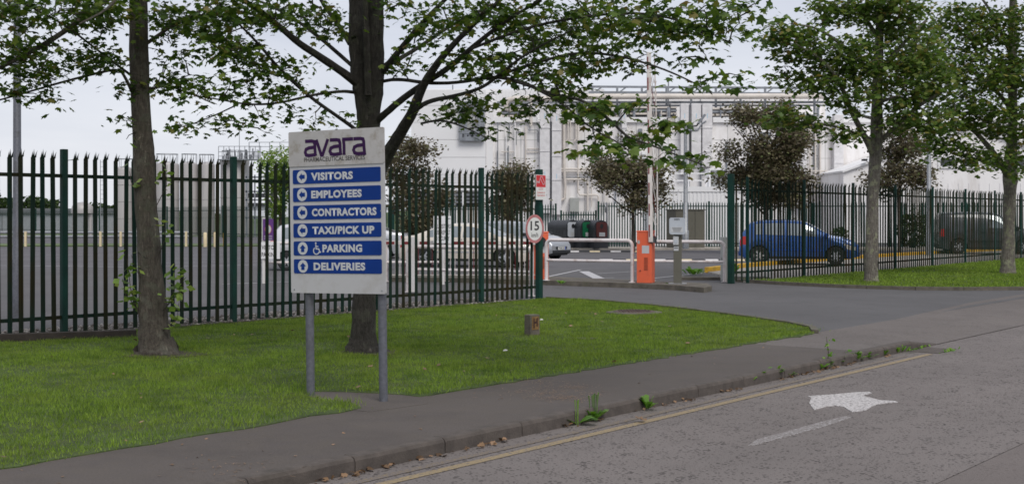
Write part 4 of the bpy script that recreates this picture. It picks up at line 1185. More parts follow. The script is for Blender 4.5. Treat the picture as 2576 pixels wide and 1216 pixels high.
# ================================================================== BARRIERS AND RAILINGS
isl = [P2(985, 706, 0.0), P2(1130, 707, 0), P2(1372, 714, 0), P2(1600, 722, 0), P2(1700, 727, 0), P2(1770, 733, 0), P2(1790, 729, 0), P2(1780, 722, 0), P2(1700, 718, 0), P2(1600, 713, 0), P2(1372, 703, 0), P2(985, 696, 0)]
tag(MB().prism(isl, -.1, .09).build('traffic_island', MAT['old_concrete']), 'long low mossy concrete island carrying the barriers', None, None, 'structure')
def railing(name, a, b, h, label, legs=None, r=.042, round_l=True, round_r=True, midz=.5, z0=0.0):
    a = Vector(a); b = Vector(b); L = (b - a).length; an = math.atan2((b - a).y, (b - a).x)
    rt = empty(name, (a.x, a.y, z0), an, label, 'railing', 'white tubular railings around the gate')
    c = .13
    pts = []
    if round_l: pts += [(0, 0, 0), (0, 0, h - c)] + [(c - c * math.cos(R(t)), 0, h - c + c * math.sin(R(t))) for t in (20, 40, 60, 80)] + [(c, 0, h)]
    else: pts += [(0, 0, h)]
    if round_r: pts += [(L - c, 0, h)] + [(L - c + c * math.sin(R(t)), 0, h - c + c * math.cos(R(t))) for t in (20, 40, 60, 80)] + [(L, 0, h - c), (L, 0, 0)]
    else: pts += [(L, 0, h)]
    MB().tube(pts, r, 12).build('hoop', MAT['rail_white'], rt, smooth=True)
    MB().tube([(0, 0, midz * h), (L, 0, midz * h)], r * .8, 10).build('mid_rail', MAT['rail_white'], rt, smooth=True)
    for x in (legs or []):
        MB().tube([(x, 0, 0), (x, 0, h)], r, 12).build('leg', MAT['rail_white'], rt, smooth=True)
    for x in ([0] if round_l else []) + ([L] if round_r else []) + list(legs or []):
        MB().lathe([(0, .012), (.085, .012), (.085, 0)], 12, c=(x, 0, .0)).build('foot_plate', MAT['rail_white'], rt)
    return rt
railing('railing', at(1374, 0, 30.6)[:2], at(1590, 0, 29.6)[:2], .97, 'white railing between the orange barrier box and the fence end post', z0=.09)
railing('railing', at(1640, 0, 32.2)[:2], at(1822, 0, 31.7)[:2], .99, 'white railing right of the orange barrier box, behind the card reader')
railing('railing', at(1026, 0, 27.3)[:2], at(1337, 0, 25.9)[:2], .97, 'nearest white railing, seen through the fence right of the sign')
railing('railing', at(664, 0, 31.6)[:2], at(1122, 0, 31.9)[:2], .96, 'long white railing running behind the directory sign', legs=[1.5, 3.0], round_l=False)
def barrier_box(loc, rz, label):
    t = empty('barrier_box', loc, rz, label, 'barrier', 'orange parking barriers on the island')
    MB().box(-.175, .175, -.165, .165, 0, 1.16).build('housing', MAT['orange'], t, bevel=.012)
    MB().box(-.182, .182, -.172, .172, 1.162, 1.20).build('lid', MAT['orange'], t, bevel=.012)
    MB().box(-.05, .12, -.168, -.1655, .68, .86).build('notice', MAT['sign_text'], t)
    for k in range(10): MB().box(-.0, .09, -.172, -.1655, .30 + k * .03, .313 + k * .03).build('vent_slot', M('slot', (.25, .05, .02), .6) if k == 0 and 'slot' not in bpy.data.materials else bpy.data.materials['slot'], t)
    MB().lathe([(0, -.013), (.014, -.013), (.014, 0)], 10, 'y', c=(-.09, -.165, .28)).build('lock', MAT['black'], t)
    return t
b1 = barrier_box((at(1624, 0, 29.5).x, 29.5, .09), R(-20), 'orange barrier box with raised boom, beside the card reader')
MB().box(-.155, -.10, -.168, -.1655, .90, .98).build('label_plate', MAT['sign_logo_plate'], b1)
MB().tube([(.19, -.09, .92), (.19, -.09, 1.08)], [.10, .06], 10).build('boom_hub', MAT['black'], b1, smooth=True)
b2 = barrier_box((at(1358, 0, 31.3).x, 31.3, .05), R(12), 'orange barrier box with lowered boom, behind the fence end post')
MB().lathe([(0, -.05), (.12, -.05), (.13, 0), (.13, .03)], 12, 'y', c=(-.02, -.2, .95)).build('boom_hub', MAT['black'], b2, smooth=True)
boom_w = M('boom_white', (.62, .58, .55), .5, .08, 4, grime=(.30, .14, .09), gscale=6, gamt=.5)
boom_r = M('boom_red', (.16, .014, .016), .5, .15)
# raised boom with its hanging skirt
L = 4.35
bm_up = empty('boom', (at(1636, 0, 29.3).x, 29.28, 1.03), 0, 'raised white boom with red marks and folded hanging skirt', 'boom', 'barrier booms')
bm_up.rotation_euler = (0, R(-0.6), 0)
MB().box(-.05, .05, -.03, .03, 0, L).build('arm', boom_w, bm_up, bevel=.008)
for k in range(9): MB().box(-.042, -.016, -.036, -.0302, .12 + k * .48, .40 + k * .48).build('red_mark', boom_r, bm_up)
MB().tube([(.16, 0, .15), (.17, .0, L * .5), (.13, 0, L - .1)], .016, 6).build('skirt_rail', boom_w, bm_up)
random.seed(4)
for k in range(15):
    z = .3 + k * .27
    MB().tube([(.05, 0, z), (.10 + random.uniform(-.01, .03), random.uniform(-.02, .02), z - .45 if z > .6 else z - .2), (.165, 0, z - .12)], .008, 4).build('skirt_rod', boom_r if k % 3 == 0 else boom_w, bm_up)
# lowered boom
xa, xb = at(1098, 0, 31.2).x, at(1352, 0, 31.1).x
bm_dn = empty('boom', (xb, 31.05, EYE - (610 - 548) * 31.1 / F), 0, 'lowered white boom with red stripes and hanging rods, seen through fence', 'boom', 'barrier booms')
Ld = xb - xa + 1.3
MB().box(-Ld, 0, -.03, .03, -.05, .05).build('arm', boom_w, bm_dn, bevel=.008)
for k in range(9): MB().box(-.35 - k * .42, -.12 - k * .42, -.036, -.0302, -.035, .03).build('red_mark', boom_r, bm_dn)
for k in range(34):
    x = -.1 - k * .112
    MB().tube([(x, 0, -.05), (x + random.uniform(-.01, .01), 0, -.78)], .007, 4).build('skirt_rod', boom_r if k % 3 == 1 else boom_w, bm_dn)
MB().tube([(-.05, 0, -.78), (-Ld + .2, 0, -.78)], .01, 5).build('skirt_rail', boom_w, bm_dn)
cp = empty('catch_post', (at(1041, 0, 27.1).x, 27.1, 0), R(-10), 'square white post beside the nearest railing', 'post')
MB().box(-.055, .055, -.05, .05, 0, 1.18).build('column', MAT['white'], cp, bevel=.006); MB().box(-.08, .08, -.08, .08, 0, .015).build('foot_plate', MAT['black'], cp)
# card reader on its column
cr = empty('card_reader', (at(1704, 0, 29.05).x, 29.05, .09), R(-6), 'card reader head on an olive metal column on the island', 'card reader')
MB().box(-.092, .092, -.075, .075, 0, 1.14).build('column', MAT['cabinet'], cr, bevel=.006)
MB().box(-.2, .2, -.14, .14, 0, .012).build('foot_plate', MAT['galv'], cr)
plate(rrect(-.19, .17, 1.12, 1.50, .05), -.16, .05).build('head', MAT['reader'], cr)
lettering('avara', .12, .04, -.08, 1.44, -.163, MAT['ink'], cr, .01)
MB().box(-.16, .12, -.163, -.1605, 1.17, 1.29).build('notice', MAT['sign_text'], cr)
for k in range(4): MB().box(-.13 + .01 * k, .09 - .012 * k, -.1655, -.1635, 1.265 - .026 * k, 1.273 - .026 * k).build('print_line', MAT['ink_grey'], cr)
MB().box(-.105, .02, -.12, -.076, .88, 1.08).build('intercom', MAT['sign_text'], cr, bevel=.012); MB().box(-.075, -.012, -.126, -.1205, .92, 1.0).build('keypad', MAT['reader'], cr)
MB().box(-.09, .02, -.079, -.0755, .75, .85).build('label_plate', MAT['sign_text'], cr); MB().box(-.08, .01, -.0815, -.0792, .80, .815).build('print_line', MAT['ink'], cr)
gc = empty('control_cabinet', (at(1829, 0, 32.4).x, 32.4, 0), R(5), 'pale grey metal cabinet beside the green gate post', 'cabinet')
MB().box(-.15, .15, -.12, .12, 0, 1.1).build('body', MAT['grey_box'], gc, bevel=.01); MB().box(-.155, -.15, -.06, -.02, .5, .58).build('handle', MAT['black'], gc)
ub_ = MB().box(-.9, 1.4, -.35, .35, -.02, .05); tag(ub_.build('gate_slab', MAT['old_concrete'], None, loc=(at(1800, 0, 33).x, 33.3, 0)), 'rough concrete slab at the foot of the gate post', 'slab')

# ------------------------------------------------------------------ things at the back of the car park
ucab = empty('utility_cabinet', (at(1726, 0, 65.5).x, 65.5, 0.0), R(28), 'large olive grey utility cabinet in front of the back fence', 'cabinet')
MB().box(-.95, .85, -.42, .42, .08, 1.98).build('body', MAT['cabinet'], ucab, bevel=.02)
MB().box(-.99, .89, -.46, .46, 1.982, 2.03).build('roof', MAT['cabinet'], ucab, bevel=.01)
for x in (-.36, .24): MB().box(x - .008, x + .008, -.428, -.4205, .12, 1.94).build('door_joint', MAT['black'], ucab)
MB().box(-1.05, .95, -.52, .52, -.02, .078).build('plinth', MAT['concrete'], ucab)
def recycle(x, d, fm, label):
    t = empty('recycling_bank', (at(x, 0, d).x, d, 0.0), R(30), label, 'recycling bank', 'recycling banks by the low fence')
    pr = [(-.42, .05), (.42, .05), (.42, 1.12)] + arc(0, 1.12, .42, 0, 180, 10, .36) + [(-.42, 1.12)]
    plate(pr, -.62, 1.15).build('shell', MAT['bin'], t)
    f = plate(rrect(-.32, .32, .62, 1.38, .12), -.65, -.621).build('front_panel', fm, t)
    m = MB(); stroke(m, [(.13 * math.cos(2 * math.pi * k / 20), 1.17 + .15 * math.sin(2 * math.pi * k / 20)) for k in range(20)], .06, -.655, True); m.build('mouth_ring', MAT['bin_white'] if fm is MAT['bin_white'] else fm, f)
    disc(MB(), 0, 1.17, .10, .12, -.653).build('mouth', MAT['black'], f)
    MB().box(-.15, .2, -.655, -.651, .66, .86).build('notice', MAT['sign_text'], f)
    for k in range(4): MB().box(.4205, .432, -.3 + k * .3, -.24 + k * .3, .3, 1.0).build('rib', MAT['bin'], t)
    for k in range(4): MB().box(-.432, -.4205, -.3 + k * .3, -.24 + k * .3, .3, 1.0).build('rib', MAT['bin'], t)
    for yy in (-.2, .7): MB().tube([(0, yy - .08, 1.47), (0, yy - .05, 1.56), (0, yy + .05, 1.56), (0, yy + .08, 1.47)], .02, 6).build('lifting_loop', MAT['galv'], t)
    return t
recycle(1424, 65.2, MAT['bin_white'], 'dark recycling bank with a pale front panel')
recycle(1461, 64.9, MAT['bin_green'], 'dark recycling bank with a green front panel')
recycle(1495, 64.6, MAT['bin_brown'], 'dark recycling bank with a brown front panel')
ts = empty('small_sign_post', (at(1526, 0, 64.5).x, 64.5, .05), 0, 'thin grey post with a small round sign seen edge on', 'sign')
MB().tube([(0, 0, 0), (0, 0, 2.3)], .05, 8).build('post', MAT['galv'], ts, smooth=True); MB().lathe([(0, -.02), (.25, -.02), (.25, .02), (0, .02)], 18, 'x', c=(-.07, 0, 2.05)).build('disc', MAT['galv'], ts)
def lamp(x, d, top, r, label, head=None, z0=0, mat='galv'):
    t = empty('lamp_post', (at(x, 0, d).x, d, z0), 0, label, 'lamp post', 'lamp posts around the car park')
    MB().tube([(0, 0, 0), (0, 0, .9), (0, 0, .95), (0, 0, top)], [r * 1.15, r * 1.15, r * .85, r * .6], 14).build('column', MAT[mat], t, smooth=True)
    if head == 'flood':
        MB().tube([(0, 0, top - .15), (.55, 0, top - .1), (.75, 0, top + .25)], .05, 6).build('arm', MAT['black'], t)
        MB().tube([(0, 0, top - .15), (-.6, -.1, top + .05)], .05, 6).build('arm', MAT['black'], t)
        h = MB().box(-.95, -.55, -.35, .0, top + .05, top + .3).build('floodlight', MAT['black'], t, bevel=.03); MB().box(-.92, -.58, -.37, -.352, top + .08, top + .26).build('lens', MAT['lamp_clear'], h)
        MB().bar((.62, -.1, top), (.95, -.1, top + .45), .3, .1).build('floodlight', MAT['steel'], t)
    elif head == 'arm':
        MB().tube([(0, 0, top), (.5, -.1, top + .15), (1.2, -.3, top + .2)], .04, 8).build('arm', MAT['galv'], t, smooth=True)
        MB().box(1.1, 1.7, -.42, -.18, top + .14, top + .28).build('lantern', MAT['grey_box'], t, bevel=.04)
    return t
lamp(43, 20.1, 8.0, .078, 'grey steel lamp post behind the fence, far left of the picture', 'arm', 0, 'sign_post')
lamp(1724, 63.4, 6.2, .14, 'slim galvanised lamp post with floodlights in front of the cabinet', 'flood', .05)
lamp(2336, 54, 7.6, .115, 'grey lamp post behind the far fence, beside the dark van', 'arm')
lamp(157, 128, 7.2, .12, 'thin distant lamp post above the warehouse roof', 'arm')
def hump(x0, x1, y, label):
    a = G(x0, y, -.02); n = max(3, round(((x1 - x0) * a.y / F) / .5)); d = (x1 - x0) * a.y / F / n
    t = empty('speed_hump', (a.x, a.y, -.02), 0, label, 'speed hump')
    for k in range(n):
        MB().add([(k * d, -.25, 0), (k * d + d * .97, -.25, 0), (k * d + d * .97, .25, 0), (k * d, .25, 0), (k * d, -.12, .055), (k * d + d * .97, -.12, .055), (k * d + d * .97, .12, .055), (k * d, .12, .055)],
                 [(0, 1, 5, 4), (2, 3, 7, 6), (4, 5, 6, 7), (0, 4, 7, 3), (1, 2, 6, 5)]).build('segment', (MAT['cream'] if k % 4 else MAT['white']) if k % 2 == 0 else MAT['rubber'], t)
hump(1508, 1905, 655, 'pale and black speed hump across the drive, behind the barrier')
hump(1430, 1640, 633, 'distant speed hump near the recycling banks')

# small things on the verge
mk = empty('marker_post', (G(1338, 842).x, G(1338, 842).y, -.03), R(40), 'stubby weathered concrete marker with a rusty plate on the grass', 'marker')
MB().box(-.085, .085, -.065, .065, 0, .31).build('block', MAT['old_concrete'], mk, bevel=.012)
MB().box(-.06, .06, -.072, -.066, .11, .285).build('plate', M('rusty_ochre', (.20, .115, .04), .8, .3, 20, grime=(.05, .02, .012), gscale=25, gamt=.9), mk)
m = MB(); stroke(m, [(-.028, .13), (-.028, .255)], .024, -.074); stroke(m, [(.026, .15), (.026, .265)], .024, -.074); stroke(m, [(-.028, .20), (.026, .21)], .03, -.0745); m.build('rusted_letter', M('dark_rust', (.045, .018, .012), .8), mk)
g = G(1595, 785, .005)
mh = empty('manhole_cover', (g.x, g.y, .012), 0, 'round rusty ribbed manhole cover set in the grass', 'manhole cover')
MB().lathe([(0, .02), (.33, .02), (.345, .012), (.35, -.03)], 32).build('plate', M('rusty_iron', (.10, .068, .058), .8, .3, 14, metallic=.2), mh)
for i in range(-6, 7):
    for j in range(-6, 7):
        x, y = i * .05, j * .05
        if x * x + y * y < .29 ** 2:
            a = R(45 if (i + j) % 2 else -45); c, s_ = math.cos(a) * .02, math.sin(a) * .02
            MB().bar((x - c, y - s_, .023), (x + c, y + s_, .023), .012, .012).build('rib', bpy.data.materials['rusty_iron'], mh)
MB().lathe([(.352, .012), (.41, .010), (.47, .002), (.48, -.03)], 32).build('surround', MAT['old_concrete'], mh)
g = G(1472, 850, .005)
tag(MB().prism([(g.x + .17 * math.cos(a) * (1 + .2 * math.sin(3 * a)), g.y + .13 * math.sin(a)) for a in [2 * math.pi * k / 16 for k in range(16)]], -.02, .010).build('stopcock_cover', MAT['kerb']), 'small dark cover sunk in the grass near the marker', 'cover')
dcv = G(2390, 886, ZR)
tag(MB().prism([rd(END + .35, -.42), rd(END + 1.0, -.42), rd(END + 1.0, -.02), rd(END + .35, -.02)], ZR - .02, ZR + .006).build('gully_cover', MAT['kerb']), 'sunken dark gully cover at the end of the kerb', 'drain cover')

# ================================================================== VEHICLES
def interp(tab, x):
    xs = [p[0] for p in tab]; ys = [p[1] for p in tab]
    return float(np.interp(x, xs, ys))
def wheel(r, parent, loc, side, hub):
    key = f'wheel_{r:.2f}_{hub.name}'
    t = MB(); wdt = .19
    t.lathe([(r * .60, -wdt / 2), (r * .90, -wdt / 2), (r * .98, -wdt * .36), (r, -wdt * .2), (r, wdt * .2), (r * .98, wdt * .36), (r * .90, wdt / 2), (r * .60, wdt / 2)], 28, 'y')
    wn = t.build('wheel', MAT['rubber'], parent, smooth=True, loc=loc)
    m = MB(); yo = -side * wdt * .38
    ringp = [(r * .66, yo + side * .03), (r * .66, yo), (r * .58, yo), (r * .56, yo + side * .04)]
    m.lathe([(a, -b) if False else (a, b) for a, b in ringp], 28, 'y')
    for k in range(6):
        a = 2 * math.pi * k / 6
        c, s = math.cos(a), math.sin(a); pc, ps = -s * r * .09, c * r * .09
        ax = r * .6
        m.add([(pc, yo, ps), (-pc, yo, -ps), (c * ax - pc, yo, s * ax - ps), (c * ax + pc, yo, s * ax + ps)], [(0, 1, 2, 3)])
    m.lathe([(0, yo - side * .012), (r * .17, yo - side * .01), (r * .18, yo + side * .02)], 14, 'y')
    m.build('rim', hub, wn, smooth=False)
    d = MB(); d.lathe([(0, yo + side * .05), (r * .6, yo + side * .05)], 24, 'y'); d.build('brake_disc', MAT['plant_dark'], wn)
def make_car(name, label, loc, heading, sp):
    root = empty(name, loc, heading, label, sp['cat'], 'vehicles in the car park')
    L, Wd, rw = sp['L'], sp['W'], sp['rw']
    xr, xf = sp['xr'], sp['xf']
    top, belt = sp['top'], sp['belt']
    zs0 = .19
    def wid(x):
        e = abs((x - L / 2) / (L / 2))
        return Wd / 2 * (1 - .16 * e ** 7 - .02 * e ** 2)
    def zt(x): return interp(top, x)
    def zb(x): return min(interp(belt, x), zt(x) - .03)
    def zs(x):
        z = zs0 + (.10 * max(0, (x - L + .35) / .35) + .10 * max(0, (.3 - x) / .3))
        for xw in (xr, xf):
            q_ = (rw * 1.17) ** 2 - (x - xw) ** 2
            if q_ > 0: z = max(z, rw + math.sqrt(q_) - .0)
        return z
    def P(x, t):
        w_ = wid(x); a, b, c = zs(x), zb(x), zt(x)
        gh = max(0, min(1, (c - b - .05) / .4))
        wr = w_ * (.93 - .20 * gh)
        if t <= 1:
            a = min(a, b - .03)
            bul = .95 + .05 * math.sin(math.pi * min(1, .15 + t * .8))
            return Vector((x, w_ * bul, a + (b - a) * t))
        if t <= 2:
            u = t - 1
            zt2 = c - .055 * gh - .012
            y_ = w_ * (.95 + .05 * math.sin(math.pi * .95)) * (1 - u) + wr * u + .025 * gh * math.sin(math.pi * u)
            return Vector((x, y_, b + (zt2 - b) * u))
        u = t - 2
        zt2 = c - .055 * gh - .012
        y_ = wr * math.cos(u * math.pi / 2)
        return Vector((x, y_, zt2 + (c - zt2) * math.sin(u * math.pi / 2)))
    xs = sorted(set([0.0, .03, .08, L - .08, L - .03, L] + list(np.linspace(.12, L - .12, 46)) + [xw + rw * 1.17 * k for xw in (xr, xf) for k in (-.999, -.96, -.85, .85, .96, .999)]))
    ts = [0, .12, .3, .5, .7, .9, 1, 1.25, 1.5, 1.75, 2, 2.2, 2.45, 2.7, 3]
    m = MB(); vs = []; fs = []
    nt_ = len(ts) * 2 - 1
    for x in xs:
        row = [P(x, t) for t in ts]
        vs += [(p.x - L / 2, -p.y, p.z) for p in row] + [(p.x - L / 2, p.y, p.z) for p in reversed(row[:-1])]
    for i in range(len(xs) - 1):
        for j in range(nt_ - 1):
            fs.append((i * nt_ + j, (i + 1) * nt_ + j, (i + 1) * nt_ + j + 1, i * nt_ + j + 1))
    fs.append(tuple(range(nt_))); fs.append(tuple((len(xs) - 1) * nt_ + k for k in range(nt_)))
    m.add(vs, fs)
    m.build('body', sp['paint'], root, smooth=True)
    MB().box(-L / 2 + .15, L / 2 - .15, -Wd / 2 + .16, Wd / 2 - .16, .20, .62).build('underbody', MAT['black'], root)
    def patch(pname, x0, x1, t0, t1, mat, sides=(-1, 1), off=.006, n=6, k=5, par=None):
        for sd_ in sides:
            mm = MB(); vv = []
            for i in range(n + 1):
                for j in range(k + 1):
                    x = x0 + (x1 - x0) * i / n; t = t0 + (t1 - t0) * j / k
                    p = P(x, t); e = .01
                    tx = P(min(L, x + e), t) - P(max(0, x - e), t); tt = P(x, min(3, t + .02)) - P(x, max(0, t - .02))
                    nn = tx.cross(tt)
                    nn = nn.normalized() if nn.length > 1e-9 else Vector((0, 1, 0))
                    if nn.y < 0 or (t > 2 and nn.z < 0): nn = -nn
                    p = p + nn * off
                    vv.append((p.x - L / 2, sd_ * p.y, p.z))
            mm.add(vv, [(i * (k + 1) + j, (i + 1) * (k + 1) + j, (i + 1) * (k + 1) + j + 1, i * (k + 1) + j + 1) for i in range(n) for j in range(k)])
            mm.build(pname, mat, par or root, smooth=True)
    def top_patch(pname, x0, x1, t0, mat, off=.006):
        mm = MB(); vv = []; n, k = 6, 6
        for i in range(n + 1):
            x = x0 + (x1 - x0) * i / n
            row = [P(x, t0 + (3 - t0) * j / k) for j in range(k + 1)]
            e = .02
            sl = (zt(min(L, x + e)) - zt(max(0, x - e))) / (2 * e)
            nn = Vector((-sl, 0, 1)).normalized() * off
            vv += [(p.x + nn.x - L / 2, -p.y, p.z + nn.z) for p in row] + [(p.x + nn.x - L / 2, p.y, p.z + nn.z) for p in reversed(row[:-1])]
        c = 2 * k + 1
        mm.add(vv, [(i * c + j, (i + 1) * c + j, (i + 1) * c + j + 1, i * c + j + 1) for i in range(n) for j in range(c - 1)])
        mm.build(pname, mat, root, smooth=True)
    for x0, x1 in sp['win']: patch('side_window', x0, x1, 1.08, 1.90, MAT['car_glass'])
    top_patch('windscreen', sp['ws'][0], sp['ws'][1], 2.06, MAT['car_glass'])
    if sp.get('rs'): top_patch('rear_window', sp['rs'][0], sp['rs'][1], 2.06, MAT['car_glass'])
    patch('headlight', L - .52, L - .10, .66, .97, MAT['lamp_clear'])
    patch('tail_light', .03, .22, .60, .98, MAT['lamp_red'])
    for x in sp['doors']: patch('door_joint', x, x + .012, .05, .98, MAT['black'], n=1)
    for x in sp['handles']: patch('door_handle', x, x + .16, .80, .86, sp.get('hmat', MAT['black']), off=.02, n=2, k=1)
    patch('side_moulding', xr + rw * 1.25, xf - rw * 1.25, .38, .43, sp.get('mould', MAT['black']), off=.012, k=1)
    patch('sill', xr + rw * 1.2, xf - rw * 1.2, .01, .12, MAT['black'], off=.004, k=1)
    zf = zs(L); zn = zt(L)
    hw = wid(L)
    MB().box(L / 2 + .002, L / 2 + .02, -hw * .55, hw * .55, zn - .16, zn - .06).build('grille', MAT['black'], root)
    MB().box(L / 2 + .002, L / 2 + .03, -hw * .9, hw * .9, zf + .0, zf + .11).build('front_bumper', sp.get('bump', MAT['black']), root, bevel=.008)
    pl = MB().box(L / 2 + .022, L / 2 + .034, -.26, .26, zf + .125, zf + .235).build('number_plate', MAT['plate'], root)
    MB().box(L / 2 + .034, L / 2 + .037, .21, .26, zf + .125, zf + .235).build('country_band', MAT['eu_blue'], pl)
    if sp.get('reg'):
        me = text_mesh(sp['reg'], .40, .075, .01); me.materials.append(MAT['ink'])
        link('lettering', me, pl, loc=(L / 2 + .0375, -.21, zf + .142), rot=(0, 0, R(90)))
    MB().box(-L / 2 - .03, -L / 2 - .002, -wid(0) * .9, wid(0) * .9, zs(0), zs(0) + .13).build('rear_bumper', sp.get('bump', MAT['black']), root, bevel=.008)
    for sd_ in (-1, 1):
        p = P(sp['ws'][0] - .12, 1.0)
        MB().box(p.x - L / 2 - .09, p.x - L / 2 + .06, *sorted((sd_ * (p.y + .02), sd_ * (p.y + .19))), p.z + .02, p.z + .15).build('mirror', sp.get('mirror', MAT['black']), root, bevel=.03)
        for xw in (xr, xf):
            wheel(rw, root, (xw - L / 2, sd_ * (Wd / 2 - .10), rw), -sd_, MAT['chrome'])
    return root
hatch = dict(cat='car', L=3.9, W=1.68, rw=.30, xr=.66, xf=3.14, top=[(0, .80), (.05, .98), (.14, 1.12), (.36, 1.42), (.7, 1.485), (1.5, 1.505), (2.0, 1.475), (2.25, 1.41), (3.0, .985), (3.35, .93), (3.7, .81), (3.86, .70), (3.9, .60)],
             belt=[(0, .76), (.1, .95), (.8, .96), (2.9, .90), (3.9, .56)], win=[(.50, .78), (.86, 1.50), (1.60, 2.52)], ws=(2.98, 2.22), rs=(.12, .36), doors=[.82, 1.54, 2.66], handles=[.95, 1.66])
blue = dict(hatch, paint=carpaint('blue_paint', (.022, .085, .27), .25), bump=M('blue_bumper', (.018, .085, .36), .35, .05), hmat=bpy.data.materials['blue_bumper'], mirror=bpy.data.materials['blue_bumper'], mould=bpy.data.materials['blue_bumper'])
make_car('parked_car', 'bright blue hatchback parked behind the far fence', (at(2012, 0, 43).x, 43.2, .03), R(-13), blue)
sedan = dict(cat='car', L=4.65, W=1.80, rw=.33, xr=.95, xf=3.70, top=[(0, .78), (.04, .93), (.12, 1.0), (.55, 1.05), (1.35, 1.37), (1.9, 1.445), (2.5, 1.43), (2.75, 1.38), (3.55, 1.0), (4.0, .93), (4.4, .80), (4.6, .68), (4.65, .58)],
             belt=[(0, .74), (.12, .93), (1.2, .95), (3.4, .92), (4.65, .55)], win=[(1.02, 1.42), (1.50, 2.20), (2.28, 3.10)], ws=(3.52, 2.74), rs=(.62, 1.34), doors=[1.46, 2.24, 3.26], handles=[1.58, 2.36], paint=carpaint('champagne_paint', (.66, .60, .52), .1), bump=M('champagne_bumper', (.46, .41, .36), .35, .05), mirror=bpy.data.materials['champagne_bumper'], mould=MAT['chrome'])
make_car('parked_car', 'cream saloon parked behind the lowered boom', (at(1188, 0, 42.5).x, 42.5, -.02), R(-17), sedan)
small = dict(hatch, L=3.7, rw=.285, xr=.60, xf=3.0, top=[(0, .78), (.05, .95), (.14, 1.1), (.36, 1.38), (.7, 1.43), (1.4, 1.44), (1.9, 1.41), (2.15, 1.35), (2.85, .96), (3.2, .90), (3.5, .80), (3.66, .70), (3.7, .60)], belt=[(0, .74), (.1, .92), (.8, .93), (2.8, .87), (3.7, .56)],
             win=[(.50, .82), (.90, 2.40)], ws=(2.83, 2.12), doors=[.86, 2.5], handles=[1.05])
make_car('parked_car', 'silver hatchback with its front towards us, right of the cream saloon', (at(1344, 0, 48.5).x - .62, 49.0, -.02), R(-34), dict(small, paint=carpaint('silver_paint', (.36, .375, .40), .4), reg='99-MH-3325', bump=MAT['black'], belt=hatch['belt'], L=3.9, xf=3.14, xr=.66, top=hatch['top'], ws=hatch['ws'], win=hatch['win'], doors=hatch['doors'], handles=hatch['handles']))
make_car('parked_car', 'grey silver hatchback half hidden behind the directory sign', (at(826, 0, 39.6).x, 39.8, -.02), R(5), dict(small, paint=carpaint('grey_silver_paint', (.60, .60, .63), .15), bump=M('silver_bumper', (.36, .36, .39), .35, .05)))
make_car('parked_car', 'silver saloon with a red tail light, farthest of the cars near the sign', (at(888, 0, 51).x - .1, 51.5, -.02), R(176), dict(sedan, paint=carpaint('pale_silver_paint', (.46, .47, .49), .45), bump=bpy.data.materials['silver_bumper'], mirror=bpy.data.materials['silver_bumper']))
van = dict(cat='van', L=4.38, W=1.80, rw=.32, xr=.78, xf=3.52, top=[(0, .95), (.03, 1.45), (.08, 1.68), (.2, 1.80), (1.5, 1.83), (2.3, 1.80), (2.6, 1.70), (3.4, 1.14), (3.9, 1.02), (4.2, .88), (4.35, .72), (4.38, .6)],
           belt=[(0, .9), (.1, 1.1), (2.9, 1.06), (3.4, 1.02), (4.38, .56)], win=[(2.05, 3.02)], ws=(3.38, 2.56), doors=[1.15, 1.95, 3.15], handles=[1.75, 2.1], paint=carpaint('dark_grey_paint', (.062, .064, .072), .35), bump=MAT['black'])
make_car('parked_van', 'dark grey panel van behind the far fence at the right edge', (at(2482, 0, 56).x, 56, .03), R(-6), van)

# ================================================================== TREES AND PLANTS
LEAF_V = np.array([(0, .36, .0), (0, 0, 0), (.27, -.07, -.03), (.55, .13, -.10), (.35, .29, -.03), (.62, .64, -.12), (.25, .62, -.03), (0, 1.0, -.10), (-.25, .62, -.03), (-.62, .64, -.12), (-.35, .29, -.03), (-.55, .13, -.10), (-.27, -.07, -.03)], float)
LEAF_F = np.array([(0, i, i + 1 if i < 12 else 1) for i in range(1, 13)])
SLEAF_V = np.array([(0, 0, 0), (.5, .12, -.08), (.30, .42, -.02), (.40, .70, -.08), (0, 1, -.05), (-.40, .70, -.08), (-.30, .42, -.02), (-.5, .12, -.08)], float)
SLEAF_F = np.array([(0, 1, 2), (0, 2, 6), (0, 6, 7), (2, 3, 4), (2, 4, 6), (6, 4, 5)])
QLEAF_V = np.array([(0, 0, 0), (.36, .45, -.05), (0, 1, -.02), (-.36, .45, -.05)], float)
QLEAF_F = np.array([(0, 1, 2), (0, 2, 3)])
def leaf_frames(pos, size, droop=(0.1, 0.9), tilt=0.7):
    """random leaf frames: tips sag outwards, blades face roughly up"""
    N = len(pos)
    a = rng.uniform(0, 2 * np.pi, N); dr = rng.uniform(droop[0], droop[1], N)
    yv = np.stack([np.cos(a) * np.cos(dr), np.sin(a) * np.cos(dr), -np.sin(dr)], -1)
    up = np.stack([rng.normal(0, tilt, N), rng.normal(0, tilt, N), np.ones(N)], -1)
    xv = np.cross(yv, up); xv /= np.linalg.norm(xv, axis=1, keepdims=True) + 1e-9
    zv = np.cross(xv, yv)
    return np.stack([xv, yv, zv], 1) * size[:, None, None]
def leaves_mesh(name, pos, size, mat, parent, kind='L', frames=None, **kw):
    V, Fc = {'L': (LEAF_V, LEAF_F), 'S': (SLEAF_V, SLEAF_F), 'Q': (QLEAF_V, QLEAF_F)}[kind]
    fr = leaf_frames(pos, size, **kw) if frames is None else frames
    v = np.einsum('kj,njc->nkc', V, fr) + pos[:, None, :]
    f = Fc[None] + (np.arange(len(pos)) * len(V))[:, None, None]
    return np_mesh(name, v.reshape(-1, 3), 3, f.reshape(-1, 3), mat, parent)
